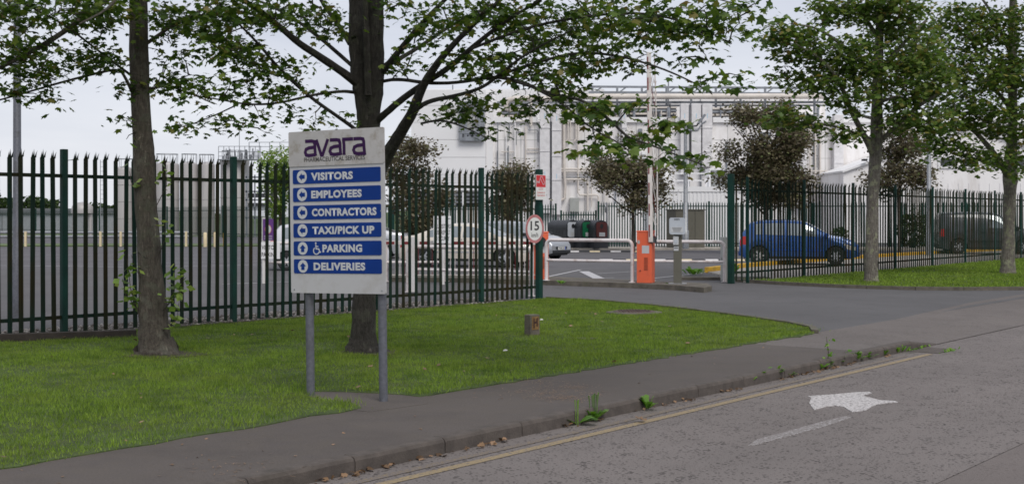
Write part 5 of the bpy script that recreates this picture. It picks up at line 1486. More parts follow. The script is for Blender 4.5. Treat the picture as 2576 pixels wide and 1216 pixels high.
def densify(pl, step=.18):
    out = []
    for a, b in zip(pl[:-1], pl[1:]):
        n = max(1, int((Vector(b[:3]) - Vector(a[:3])).length / step))
        for k in range(n):
            t = k / n; out.append([a[i] + (b[i] - a[i]) * t for i in range(4)])
    out.append(list(pl[-1])); return out
def smooth_line(pl, it=2):
    """round the corners of a limb (Chaikin)"""
    for _ in range(it):
        q = [pl[0]]
        for a, b in zip(pl[:-1], pl[1:]):
            q.append([a[i] * .75 + b[i] * .25 for i in range(4)]); q.append([a[i] * .25 + b[i] * .75 for i in range(4)])
        q.append(pl[-1]); pl = q
    return pl
def make_tree(name, label, base, trunk, limbs, clumps, leaf, lsize, mat_bark, kind='L', per=13, spread=.22, twig_r=.010, group=None, seed=1, singles=0, near_leaf=None, trunk_n=14, twig_n=4, dens=1.0, zs=.42, tilt=.45, droop=(0, .75), near=None):
    """trunk / limbs: polylines of (x, y, z, r) in metres; clumps: (centre, radii, number of sprays)"""
    global rng
    rng = np.random.default_rng(seed); random.seed(seed)
    root = empty(name, (base[0], base[1], 0), 0, label, 'tree', group)
    B = np.array([base[0], base[1], 0.0])
    tm = MB()
    lines = []
    tm_main = [smooth_line(t, 2) for t in trunk]
    for t in tm_main:
        for q_ in t[1:]:
            q_[0] += random.gauss(0, q_[3] * .035); q_[1] += random.gauss(0, q_[3] * .035); q_[3] *= random.uniform(.955, 1.05)
    for t in tm_main: tm.tube([(p[0] - B[0], p[1] - B[1], p[2]) for p in t], [p[3] for p in t], trunk_n, jit=.035)
    lim = [smooth_line(l, 2) for l in limbs]
    for l in lim: tm.tube([(p[0] - B[0], p[1] - B[1], p[2]) for p in l], [p[3] for p in l], 8, jit=.05)
    tm.build('trunk', mat_bark, root, smooth=True)
    nodes = []
    for l in lim: nodes += [q[:3] for q in densify(l)[2:]]
    for t in tm_main: nodes += [q[:3] for q in densify(t) if q[2] > 2.3]
    nodes = np.array(nodes, float)
    pts = []
    for c, r, n in clumps:
        n = max(2, int(n * dens * (.4 if near and c[1] < near else 1)))
        u = rng.normal(0, 1, (n, 3)); u /= np.linalg.norm(u, axis=1, keepdims=True)
        u *= rng.uniform(0.15, 1, (n, 1)) ** .5
        pts.append(np.array(c) + u * np.array(r))
    pts = np.concatenate(pts)
    dmin = np.array([np.min(np.sum((nodes - p) ** 2, 1)) for p in pts])
    order = np.argsort(dmin)
    cap = len(nodes) + 3 * len(pts); NB = np.zeros((cap, 3)); NB[:len(nodes)] = nodes; nn = len(nodes)
    tw = MB(); lp = []; ldir = []
    for idx in order:
        p = pts[idx]
        d2 = np.sum((NB[:nn] - p) ** 2, 1)
        # prefer wood a little below and inside
        k = int(np.argmin(d2 + .3 * np.maximum(0, NB[:nn, 2] - p[2])))
        q = NB[k]; D = math.sqrt(d2[k])
        mid = q * .5 + p * .5 + np.array([rng.normal(0, .06 * D), rng.normal(0, .06 * D), .10 * D])
        m2 = q * .2 + p * .8 + np.array([rng.normal(0, .05 * D), rng.normal(0, .05 * D), .08 * D])
        r0 = twig_r * min(2.2, .6 + D)
        tw.tube([q - B, mid - B, m2 - B, p - B], [r0, r0 * .75, r0 * .5, r0 * .3], twig_n, caps=False)
        NB[nn] = mid; NB[nn + 1] = m2; NB[nn + 2] = p; nn += 3
        n = max(3, int(rng.normal(per, per * .3)))
        t = rng.uniform(.45, 1.08, n) ** .8
        line = np.where(t[:, None] < .8, mid + (m2 - mid) * ((t[:, None] - .4) / .4), m2 + (p - m2) * ((t[:, None] - .8) / .2))
        off = rng.normal(0, 1, (n, 3)) * np.array([spread, spread, spread * zs]); off[:, 2] -= spread * .12
        lp.append(line + off)
    lp = np.concatenate(lp)
    size = rng.uniform(.45, 1.35, len(lp)) * lsize
    if near: size = np.where(lp[:, 1] < near, size * 1.25, size)
    tag(tw.build('twigs', mat_bark, root, smooth=True), kind='stuff')
    fr = leaf_frames(lp, size, droop, tilt)
    if singles:
        # the leaves closest to the viewer are separate leaves
        dd = lp[:, 1] + 0 * lp[:, 0]
        vis = np.abs(lp[:, 0]) < lp[:, 1] * .40
        vis &= (EYE - lp[:, 2]) * F / lp[:, 1] + HY > 0
        dd = np.where(vis, dd, 1e9)
        sel = np.argsort(dd)[:singles]
        one = np.zeros(len(lp), bool); one[sel] = True
        me = None
        for i_ in sel:
            if me is None:
                me = bpy.data.meshes.new('leaf'); me.from_pydata([tuple(v) for v in LEAF_V], [], [tuple(f) for f in LEAF_F]); me.materials.append(leaf)
            o = link('leaf', me, root)
            X = fr[i_].T
            o.matrix_local = Matrix([[*X[0], lp[i_, 0] - B[0]], [*X[1], lp[i_, 1] - B[1]], [*X[2], lp[i_, 2]], [0, 0, 0, 1]])
        lp, size, fr = lp[~one], size[~one], fr[~one]
    cr_ = tag(leaves_mesh('crown', lp - B, size, leaf, root, kind, frames=fr), kind='stuff')
    return root
def L3(pts, d0=None):
    """limb given by (column, row, depth, width in photo pixels)"""
    out = []
    for x, y, d, wp in pts:
        p = at(x, y, d); out.append([p.x, p.y, p.z, wp * d / F / 2])
    return out
def C3(x, y, d, rx, ry, rd_, n):
    p = at(x, y, d); s = d / F
    return ((p.x, p.y, p.z), (rx * s, rd_, ry * s), n)

# --- the bare leaning trunk, left
d = 14.84
T1 = [L3([(405, 850, d, 30), (425, 885, d - .1, 26), (450, 903, d - .2, 18), (475, 912, d - .25, 8)]), L3([(397, 897, d, 118), (392, 872, d, 92), (388, 848, d, 80), (383, 758, d, 67), (373, 608, d, 56), (362, 400, d, 52), (351, 200, d, 48), (347, 0, d, 45), (350, -250, d, 38), (340, -560, d, 24), (335, -800, d, 8)])]
t1_limbs = [L3([(352, -40, d, 22), (262, -2, d - .4, 17), (215, 42, d - .6, 15), (125, 105, d - .9, 13), (0, 172, d - 1.2, 10), (-120, 220, d - 1.5, 6)]),
            L3([(338, 245, d, 9), (318, 200, d - .2, 8), (300, 172, d - .3, 7), (240, 185, d - .4, 7), (150, 208, d - .6, 6), (0, 252, d - .9, 5), (-80, 270, d - 1, 3)]),
            L3([(330, 190, d, 7), (250, 130, d - .5, 6), (160, 60, d - 1, 5), (60, 10, d - 1.5, 4)]),
            L3([(368, 110, d, 10), (440, 60, d + .2, 8), (520, 20, d + .3, 7), (600, -40, d + .5, 5)]),
            L3([(370, 225, d, 6), (420, 215, d + .2, 5), (480, 235, d + .3, 4), (540, 262, d + .4, 3)]),
            L3([(350, -120, d, 16), (470, -80, d - .8, 11), (600, -40, d - 1.2, 8)]), L3([(350, -200, d, 16), (180, -260, d, 11), (0, -300, d + .5, 6)]),
            L3([(348, -100, d, 14), (330, -60, d - 1.2, 9), (280, 20, d - 2.2, 6), (200, 60, d - 2.8, 4)])]
t1_cl = [C3(60, 25, 13.8, 90, 40, .8, 30), C3(190, 30, 13.8, 90, 38, .9, 34), C3(300, 20, 14, 70, 35, .9, 24), C3(70, 105, 13.9, 80, 35, .6, 20), C3(30, 165, 13.8, 55, 40, .5, 14), C3(195, 150, 14, 70, 32, .5, 18), C3(255, 130, 14.2, 60, 35, .5, 14),
         C3(110, 195, 14, 70, 22, .4, 12), C3(100, 248, 14, 28, 22, .2, 4), C3(15, 215, 13.8, 40, 24, .3, 7), C3(312, 215, 14.6, 26, 22, .2, 4), C3(430, 40, 15, 50, 38, .7, 20), C3(500, 80, 15, 60, 50, .7, 22), C3(430, 130, 15, 45, 45, .5, 12), C3(425, 215, 15.1, 45, 35, .4, 11),
         C3(480, 215, 15.2, 50, 28, .4, 10), C3(300, 298, 14.7, 18, 14, .1, 3), C3(560, 40, 15, 60, 40, .7, 16),
         C3(150, -120, 14.5, 260, 110, 2.2, 90), C3(450, -150, 15, 220, 110, 2.2, 80), C3(340, -380, 14.8, 330, 200, 2.6, 110), C3(340, -620, 14.8, 180, 120, 1.5, 40)]
tree1 = make_tree('sycamore_tree', 'sycamore with a smooth leaning trunk at the left of the directory sign', (at(395, 0, d).x, d), T1, t1_limbs, t1_cl, MAT['leaf_a'], .070, MAT['bark1'], per=15, spread=.115, dens=.80, group='roadside trees', seed=3, singles=100)
# suckers sprouting from the trunk
B = np.array([tree1.location.x, tree1.location.y, 0])
sm = MB(); lp = []
random.seed(12); rng = np.random.default_rng(12)
for x0, y0, x1, y1, n in ((352, 800, 320, 650, 20), (350, 780, 308, 700, 16), (355, 700, 330, 640, 8), (405, 800, 440, 660, 26), (410, 780, 455, 690, 22), (400, 840, 450, 760, 16), (400, 640, 412, 560, 9), (392, 520, 420, 415, 14), (340, 480, 326, 430, 4), (345, 330, 318, 350, 3)):
    a, b = at(x0, y0, d - .1), at(x1, y1, d - .25 + random.uniform(-.1, .1)); mid = (a + b) / 2 + Vector(((b.x - a.x) * .35, 0, 0))
    sm.tube([a - Vector(B), mid - Vector(B), b - Vector(B)], [.006, .005, .003], 4)
    for k in range(n):
        t = random.uniform(.2, 1.05); p = a.lerp(mid, t * 2) if t < .5 else mid.lerp(b, t * 2 - 1)
        lp.append((p.x + random.gauss(0, .05), p.y + random.gauss(0, .05), p.z + random.gauss(0, .05)))
tag(sm.build('sucker_stems', MAT['bark4'], tree1), kind='stuff')
lp = np.array(lp); leaves_mesh('sucker_leaves', lp - B, rng.uniform(.07, .13, len(lp)), MAT['leaf_d'], tree1, 'Q', droop=(-.2, .8))

# --- the forked sycamore behind the directory sign
d = 15.06
T2 = [L3([(913, 892, d, 94), (912, 868, d, 76), (914, 834, d, 64), (914, 754, d, 58), (920, 600, d, 54), (926, 450, d, 54), (927, 330, d, 54), (925, 270, d, 59), (912, 215, d, 52), (900, 150, d, 47), (896, 0, d + .1, 36), (885, -250, d + .3, 25), (890, -600, d + .4, 9)]),
      L3([(934, 300, d, 40), (940, 225, d - .05, 49), (944, 160, d - .08, 43), (944, 0, d - .15, 40), (960, -250, d - .3, 27), (975, -650, d - .4, 8)]),
      L3([(926, 240, d - .2, 18), (922, 120, d - .22, 18), (918, 0, d - .25, 14), (915, -200, d - .4, 7)])]
t2_limbs = [L3([(905, 215, d, 26), (874, 190, d - .2, 21), (800, 140, d - .6, 19), (749, 108, d - .9, 17), (690, 55, d - 1.1, 15), (629, 10, d - 1.3, 12), (520, -60, d - 1.6, 8), (420, -90, d - 1.9, 5)]),
            L3([(885, 165, d, 11), (805, 95, d + .3, 10), (730, 40, d + .6, 8), (650, 0, d + .9, 6), (560, -20, d + 1.1, 4)]),
            L3([(905, 335, d, 11), (888, 320, d - .1, 10), (830, 280, d - .4, 9), (774, 240, d - .7, 9), (694, 165, d - 1.0, 8), (650, 110, d - 1.2, 7), (600, 60, d - 1.5, 5)]),
            L3([(890, 232, d, 9), (863, 229, d - .2, 8), (810, 235, d - .5, 7), (768, 243, d - .7, 6), (700, 260, d - 1, 6), (629, 264, d - 1.2, 5), (560, 252, d - 1.4, 4), (490, 240, d - 1.6, 3)]),
            L3([(600, 262, d - 1.25, 4), (540, 290, d - 1.3, 3), (490, 310, d - 1.4, 3), (450, 320, d - 1.5, 2)]),
            L3([(880, 110, d, 14), (850, 60, d + .2, 12), (810, 10, d + .4, 9), (780, -60, d + .5, 6)]),
            L3([(950, 190, d, 20), (975, 165, d - .2, 17), (1018, 110, d - .5, 15), (1078, 40, d - .8, 12), (1160, -40, d - 1, 8)]),
            L3([(955, 175, d, 14), (1010, 145, d + .3, 12), (1060, 115, d + .5, 10), (1140, 60, d + .8, 8), (1240, 10, d + 1.1, 5)]),
            L3([(940, 310, d, 20), (961, 292, d - .1, 18), (1010, 250, d - .5, 17), (1063, 212, d - .8, 16), (1128, 172, d - 1.1, 15), (1180, 125, d - 1.4, 13), (1260, 60, d - 1.7, 10), (1360, 0, d - 2, 7)]),
            L3([(925, 500, d, 40), (952, 430, d - .1, 38), (976, 384, d - .25, 34), (1003, 340, d - .45, 30), (1038, 284, d - .7, 27), (1060, 220, d - .9, 22), (1105, 150, d - 1.2, 18), (1180, 70, d - 1.5, 13), (1270, -10, d - 1.8, 9)]),
            L3([(1040, 280, d - .7, 14), (1075, 254, d - 1, 12), (1153, 240, d - 1.4, 10), (1218, 219, d - 1.7, 9), (1258, 185, d - 2, 8), (1330, 130, d - 2.3, 6), (1430, 80, d - 2.5, 4)]),
            L3([(960, 205, d, 9), (1000, 198, d - .3, 9), (1078, 210, d - .8, 9), (1157, 208, d - 1.2, 8), (1252, 190, d - 1.8, 9), (1326, 213, d - 2.2, 9), (1401, 242, d - 2.6, 8), (1466, 250, d - 2.9, 7), (1530, 296, d - 3.3, 7), (1575, 345, d - 3.6, 6), (1630, 362, d - 3.9, 5), (1690, 385, d - 4.1, 4), (1760, 412, d - 4.2, 3)]),
            L3([(1326, 213, d - 2.2, 6), (1420, 262, d - 2.8, 5), (1480, 320, d - 3.2, 4), (1560, 360, d - 3.8, 4), (1600, 398, d - 4, 3)]),
            L3([(1252, 190, d - 1.8, 8), (1340, 160, d - 2.2, 8), (1450, 130, d - 2.6, 7), (1560, 140, d - 3, 6), (1660, 170, d - 3.3, 5), (1740, 205, d - 3.5, 4), (1790, 235, d - 3.6, 3)]),
            L3([(1180, 125, d - 1.4, 8), (1320, 70, d - 2, 8), (1470, 40, d - 2.4, 7), (1620, 30, d - 2.8, 6), (1740, 60, d - 3, 5), (1840, 110, d - 3.2, 3)]),
            L3([(1060, 310, d - .8, 6), (1110, 300, d - 1.2, 5), (1170, 320, d - 1.5, 4), (1230, 350, d - 1.8, 3)]),
            L3([(944, -80, d, 20), (1100, -160, d - 1, 14), (1300, -150, d - 1.8, 10), (1500, -100, d - 2.4, 7), (1700, -30, d - 2.8, 5), (1850, 10, d - 3, 3)]),
            L3([(895, -100, d, 18), (760, -200, d + .6, 12), (600, -220, d + 1, 7)]), L3([(940, -200, d, 16), (1050, -400, d + 1, 9)]), L3([(900, -180, d, 14), (930, -200, d + 2.2, 8), (1000, -220, d + 3.4, 4)]), L3([(940, -100, d, 14), (960, -140, d - 2, 8), (1000, -140, d - 3.4, 4)])]
t2_cl = [C3(600, 30, 14, 80, 40, .8, 26), C3(700, 40, 14.2, 90, 45, .9, 30), C3(790, 55, 14.8, 70, 45, .8, 18), C3(610, 140, 13.9, 70, 45, .6, 26), C3(680, 165, 13.9, 60, 45, .5, 16), C3(745, 170, 14.2, 45, 50, .5, 9), C3(560, 120, 13.8, 60, 40, .6, 14),
         C3(530, 238, 13.6, 70, 30, .4, 12), C3(470, 318, 13.6, 42, 20, .2, 6), C3(556, 298, 13.7, 38, 20, .2, 6), C3(626, 318, 13.8, 28, 12, .2, 3), C3(680, 232, 14, 60, 28, .4, 11), C3(680, 292, 14, 38, 18, .2, 4), C3(775, 295, 14.2, 60, 28, .3, 6), C3(830, 230, 14.6, 40, 35, .3, 4), C3(855, 300, 14.8, 26, 22, .2, 3), C3(590, 205, 13.8, 40, 25, .4, 7), C3(690, 335, 14, 25, 10, .1, 2),
         C3(850, 60, 15.2, 45, 55, .6, 10), C3(985, 40, 14.8, 40, 50, .6, 7), C3(1000, 170, 14.8, 40, 40, .5, 6), C3(1060, 80, 14.4, 55, 60, .7, 14), C3(1130, 50, 14.2, 70, 60, 1, 24), C3(1230, 50, 13.8, 90, 60, 1, 34), C3(1340, 60, 13.4, 90, 65, 1, 40), C3(1450, 60, 13, 90, 65, 1, 40), C3(1560, 65, 12.6, 90, 60, .9, 36), C3(1670, 60, 12.3, 80, 60, .8, 28), C3(1760, 55, 12.1, 60, 55, .7, 16), C3(1840, 55, 12, 45, 50, .5, 9), C3(1890, 15, 12, 28, 22, .3, 4),
         C3(1150, 165, 14, 70, 40, .6, 14), C3(1240, 165, 13.5, 70, 40, .6, 18), C3(1330, 160, 13.1, 70, 45, .6, 22), C3(1420, 175, 12.7, 70, 50, .6, 24), C3(1500, 150, 12.5, 60, 40, .6, 14), C3(1590, 150, 12.2, 60, 30, .5, 10), C3(1700, 150, 11.9, 60, 30, .5, 9), C3(1800, 140, 11.8, 55, 45, .4, 9), C3(1770, 220, 11.5, 40, 22, .3, 4), C3(1850, 195, 11.8, 26, 26, .2, 3),
         C3(1075, 270, 14.2, 60, 40, .4, 9), C3(1150, 300, 13.9, 60, 34, .4, 10), C3(1225, 335, 13.6, 36, 24, .2, 5), C3(1210, 250, 13.7, 50, 26, .4, 8), C3(1330, 260, 13, 55, 34, .4, 10), C3(1310, 305, 13, 26, 18, .2, 3), C3(1430, 240, 12.4, 60, 34, .4, 12),
         C3(1490, 270, 12, 50, 26, .3, 10), C3(1530, 310, 11.7, 45, 24, .3, 9), C3(1500, 345, 11.7, 40, 24, .2, 5), C3(1565, 345, 11.4, 45, 26, .3, 9), C3(1475, 378, 11.6, 18, 18, .1, 2), C3(1560, 395, 11.2, 50, 24, .2, 7), C3(1620, 365, 11.1, 45, 26, .2, 9), C3(1680, 390, 11, 45, 24, .2, 8), C3(1650, 325, 11.4, 55, 20, .3, 6), C3(1700, 310, 11.3, 26, 26, .2, 3), C3(1740, 400, 10.9, 40, 22, .2, 4), C3(1600, 275, 11.8, 60, 26, .3, 7),
         C3(800, -130, 14.5, 260, 100, 2.2, 90), C3(1200, -130, 14, 260, 90, 2.2, 100), C3(1550, -70, 12.8, 220, 60, 1.6, 60), C3(930, -380, 15, 420, 180, 2.8, 130), C3(930, -640, 15, 240, 120, 1.8, 50), C3(950, -150, 17.8, 350, 120, 1.2, 70), C3(1000, -150, 12, 300, 80, 1.0, 40)]
make_tree('sycamore_tree', 'large forked sycamore standing directly behind the directory sign', (at(913, 0, d).x, d), T2, t2_limbs, t2_cl, MAT['leaf_a'], .066, MAT['bark2'], per=15, spread=.115, dens=.74, group='roadside trees', seed=5, near=12.0, singles=200, trunk_n=18)

# --- two maples on the far verge
d = 31.2
T3 = [L3([(2192, 718, d, 46), (2190, 700, d, 35), (2192, 600, d, 31), (2197, 450, d, 29), (2203, 370, d, 32), (2206, 250, d, 27), (2208, 160, d, 24), (2214, 40, d, 19), (2210, -150, d, 18), (2205, -350, d, 6)])]
t3_limbs = [L3([(2200, 395, d, 20), (2178, 350, d - .3, 15), (2140, 280, d - .6, 13), (2110, 200, d - .9, 10), (2070, 150, d - 1.2, 7), (2000, 110, d - 1.5, 4)]), L3([(2196, 352, d, 10), (2150, 335, d - .4, 8), (2080, 310, d - .8, 6), (2000, 318, d - 1, 4)]),
            L3([(2215, 355, d, 14), (2260, 310, d - .3, 12), (2310, 265, d - .5, 10), (2370, 230, d - .8, 7)]), L3([(2206, 200, d, 14), (2140, 130, d - .5, 10), (2060, 70, d - 1, 6), (1990, 60, d - 1.2, 4)]), L3([(2210, 180, d, 14), (2270, 110, d + .4, 10), (2330, 50, d + .6, 6)]),
            L3([(2212, 100, d, 12), (2150, 10, d - .3, 8), (2080, -40, d - .6, 5)]), L3([(2212, 60, d, 12), (2260, -30, d, 8), (2310, -100, d, 5)]), L3([(2206, 260, d, 12), (2230, 250, d - 1.2, 8), (2260, 240, d - 2, 4)]), L3([(2206, 300, d, 10), (2160, 290, d + 1.3, 6), (2120, 270, d + 2, 4)])]
t3_cl = [C3(1955, 85, 30, 50, 40, .6, 22), C3(2020, 110, 30.2, 70, 48, .8, 46), C3(2100, 140, 30.4, 70, 50, .9, 46), C3(2170, 150, 30.6, 60, 70, 1, 40), C3(2080, 215, 30.4, 80, 34, .8, 34), C3(2000, 185, 30.4, 60, 26, .6, 16), C3(2100, 20, 30.6, 70, 34, .8, 30), C3(2180, 20, 31, 80, 50, 1, 44), C3(2260, 30, 31, 70, 60, 1, 44), C3(2280, 130, 31, 70, 70, 1.1, 60), C3(2330, 200, 31, 70, 60, 1.1, 54), C3(2270, 230, 30.6, 60, 60, 1, 44), C3(2330, 300, 30.8, 60, 40, .8, 30), C3(2260, 300, 30.6, 50, 34, .8, 20), C3(2140, 260, 30.2, 60, 34, .6, 20), C3(1975, 285, 30.2, 55, 30, .4, 20), C3(2030, 310, 30.2, 50, 24, .4, 12), C3(2110, 335, 30.4, 55, 24, .4, 13),
         C3(2200, -130, 31, 170, 110, 2, 90), C3(2205, -290, 31, 90, 90, 1.2, 40), C3(2240, 120, 33, 150, 120, .8, 60)]
make_tree('maple_tree', 'lichen spotted maple on the far verge in front of the blue car', (at(2192, 0, d).x, d), T3, t3_limbs, t3_cl, MAT['leaf_b'], .120, MAT['bark3'], 'S', per=14, dens=1.25, spread=.20, group='roadside trees', seed=8, twig_r=.012)
d = 35.6
T4 = [L3([(2535, 697, d, 50), (2534, 680, d, 36), (2536, 600, d, 29), (2540, 480, d, 28), (2540, 440, d, 40), (2544, 380, d, 26), (2547, 250, d, 22), (2545, 100, d, 22), (2550, -100, d, 14), (2550, -300, d, 5)])]
t4_limbs = [L3([(2538, 445, d, 22), (2520, 415, d - .4, 17), (2480, 360, d - .8, 13), (2440, 320, d - 1.1, 9), (2380, 290, d - 1.5, 5)]), L3([(2545, 360, d, 12), (2580, 330, d, 9), (2640, 300, d, 6)]), L3([(2546, 280, d, 12), (2500, 220, d - .5, 9), (2430, 170, d - .9, 5)]), L3([(2547, 200, d, 12), (2480, 120, d, 8), (2400, 60, d, 5)]), L3([(2547, 200, d, 12), (2600, 130, d, 8), (2660, 80, d, 5)]), L3([(2540, 430, d, 10), (2460, 400, d - .8, 7), (2390, 385, d - 1.2, 4)]), L3([(2547, 150, d, 10), (2500, 40, d, 8), (2450, -30, d, 5)])]
t4_cl = [C3(2400, 60, 35, 60, 60, 1, 44), C3(2470, 70, 35, 60, 70, 1.2, 54), C3(2545, 70, 35, 60, 70, 1.2, 54), C3(2400, 170, 34.6, 60, 60, 1, 48), C3(2470, 190, 34.6, 60, 60, 1.2, 54), C3(2550, 190, 34.8, 60, 70, 1.2, 54), C3(2410, 270, 34.4, 60, 50, 1, 44), C3(2480, 290, 34.4, 60, 50, 1, 46), C3(2550, 310, 34.6, 50, 60, 1, 40), C3(2400, 345, 34.2, 60, 40, .6, 30), C3(2440, 400, 34.2, 60, 32, .6, 22), C3(2350, 370, 34.2, 40, 34, .5, 14), C3(2500, 390, 34.2, 40, 30, .5, 14), C3(2570, 410, 34.4, 36, 40, .5, 14), C3(2620, 250, 35, 70, 140, 1.5, 90), C3(2500, -100, 35.5, 140, 100, 1.8, 80), C3(2550, -240, 35.5, 80, 70, 1, 30), C3(2330, 120, 36, 40, 80, .8, 30)]
make_tree('maple_tree', 'maple with a burred trunk at the far right edge, before the van', (at(2535, 0, d).x, d), T4, t4_limbs, t4_cl, MAT['leaf_b'], .120, MAT['bark3'], 'S', per=14, dens=1.25, spread=.20, group='roadside trees', seed=9, twig_r=.012)

# --- small trees in the car park
def small_tree(x, d, yb, yt, rx, label, seed, leaf, n=90, lsize=.15, split=None, lean=0, cone=.25):
    """oval tree: crown between rows yt and yb"""
    g0 = 1.58 * F / d + HY
    yc = (yb + yt) / 2; ry = (yb - yt) / 2
    tr = [L3([(x - lean, g0, d, 11), (x - lean * .5, (g0 + yb) / 2, d, 9), (x, yb - ry * .1, d, 8), (x + 2, yc, d, 5), (x + 3, yt + ry * .2, d, 2)])]
    random.seed(seed)
    lb = []
    for k in range(16):
        sx = (k % 2 * 2 - 1) * random.uniform(.35, .95); dz = random.uniform(-1.2, 1.2)
        y0 = yb - ry * random.uniform(-.05, 1.0)
        lb.append(L3([(x, y0, d, 4), (x + sx * rx * .5, y0 - ry * .35, d + dz * .5, 3), (x + sx * rx * .95, y0 - ry * random.uniform(.45, .8), d + dz, 1.5)]))
    rr = random.Random(seed)
    cl = []
    for k in range(30):
        a = rr.uniform(0, 2 * math.pi); q = rr.uniform(.15, .92)
        v = math.sin(a) * q
        cl.append(C3(x + math.cos(a) * q * rx * (1 - cone * max(0, -v) - .12 * max(0, v)), yc + v * ry, d + rr.uniform(-1, 1), rx * rr.uniform(.20, .36), ry * rr.uniform(.12, .22), .8, max(2, int(n * 1.35 / 30 * rr.uniform(.5, 1.5)))))
    return make_tree('ornamental_tree', label, (at(x - lean, 0, d).x, d), tr, lb, cl, leaf, lsize, MAT['bark4'], 'Q', per=30, spread=.26, group='small trees in the car park', zs=.7, tilt=.8, seed=seed, twig_r=.012, trunk_n=8, twig_n=3)
small_tree(1040, 59, 600, 332, 88, 'copper leaved tree right of the directory sign', 41, MAT['leaf_c'], 260)
small_tree(1280, 61, 575, 392, 70, 'copper leaved tree behind the fence end post', 42, MAT['leaf_c'], 170)
small_tree(1592, 60, 545, 345, 104, 'copper leaved tree behind the raised boom', 43, MAT['leaf_c'], 240)
small_tree(1928, 57, 545, 228, 128, 'biggest copper leaved tree, above the green gate post', 44, MAT['leaf_c'], 680, cone=.55)
small_tree(2262, 58, 500, 305, 100, 'copper leaved tree between the two maples', 45, MAT['leaf_c'], 200)
small_tree(705, 76, 545, 366, 56, 'light green tree left of the directory sign', 46, MAT['leaf_d'], 110, lsize=.2)

# --- shrubs, hedge and the far wood line
def shrub(x, d, yt, rx, label, seed, n=1800, ls=.13):
    rg = np.random.default_rng(seed)
    p = at(x, yt, d); h = p.z; rw_ = rx * d / F
    t = empty('shrub', (p.x, d, 0), 0, label, 'shrub')
    u = rg.normal(0, 1, (n, 3)); u /= np.linalg.norm(u, axis=1, keepdims=True); u *= rg.uniform(.2, 1, (n, 1)) ** .4
    lump = 1 + .18 * np.sin(u[:, :1] * 7 + seed) * np.cos(u[:, 2:] * 6)
    pos = u * lump * np.array([rw_, .8, h / 2]) + np.array([0, 0, h / 2])
    pos[:, 2] = np.abs(pos[:, 2])
    leaves_mesh('foliage', pos, rg.uniform(.6, 1.2, n) * ls, MAT['leaf_e'], t, 'Q')
    m = MB()
    for k in range(6): m.tube([(0, 0, 0), (random.uniform(-.5, .5) * rw_, random.uniform(-.3, .3), h * .6)], [.03, .01], 4)
    m.build('stem', MAT['bark4'], t)
shrub(2298, 65, 528, 46, 'dense dark green shrub beside the dark van', 51, 2600)
shrub(2112, 66, 566, 20, 'small dark shrub in front of the blue car bonnet', 52, 700)
rng = np.random.default_rng(77)
n = 15000
xx = rng.uniform(-190, -95, n)
hh = 4.6 + 1.8 * np.sin(xx * .13) + 1.2 * np.sin(xx * .41 + 1) + .8 * np.sin(xx * 1.1)
pos = np.stack([xx, 330 + rng.uniform(-6, 6, n), hh * rng.uniform(0, 1, n) ** .6 - .2 + 1.2], -1)
tag(leaves_mesh('tree_line', pos, rng.uniform(.6, 1.3, n), MAT['leaf_e'], None, 'Q'), 'distant dark tree line on the horizon at the far left', 'trees', kind='stuff')
hill = MB(); hp = []
for k in range(25):
    x = -260 + k * 12; hp.append((x, 3.2 + 1.3 * math.sin(k * .7)))
hill.add([(x, 400, -.3) for x, z in hp] + [(x, 420, z) for x, z in hp], [(i, i + 1, 25 + i + 1, 25 + i) for i in range(24)])
tag(hill.build('hill', MAT['field']), 'low green hill on the far left horizon', None, None, 'structure')

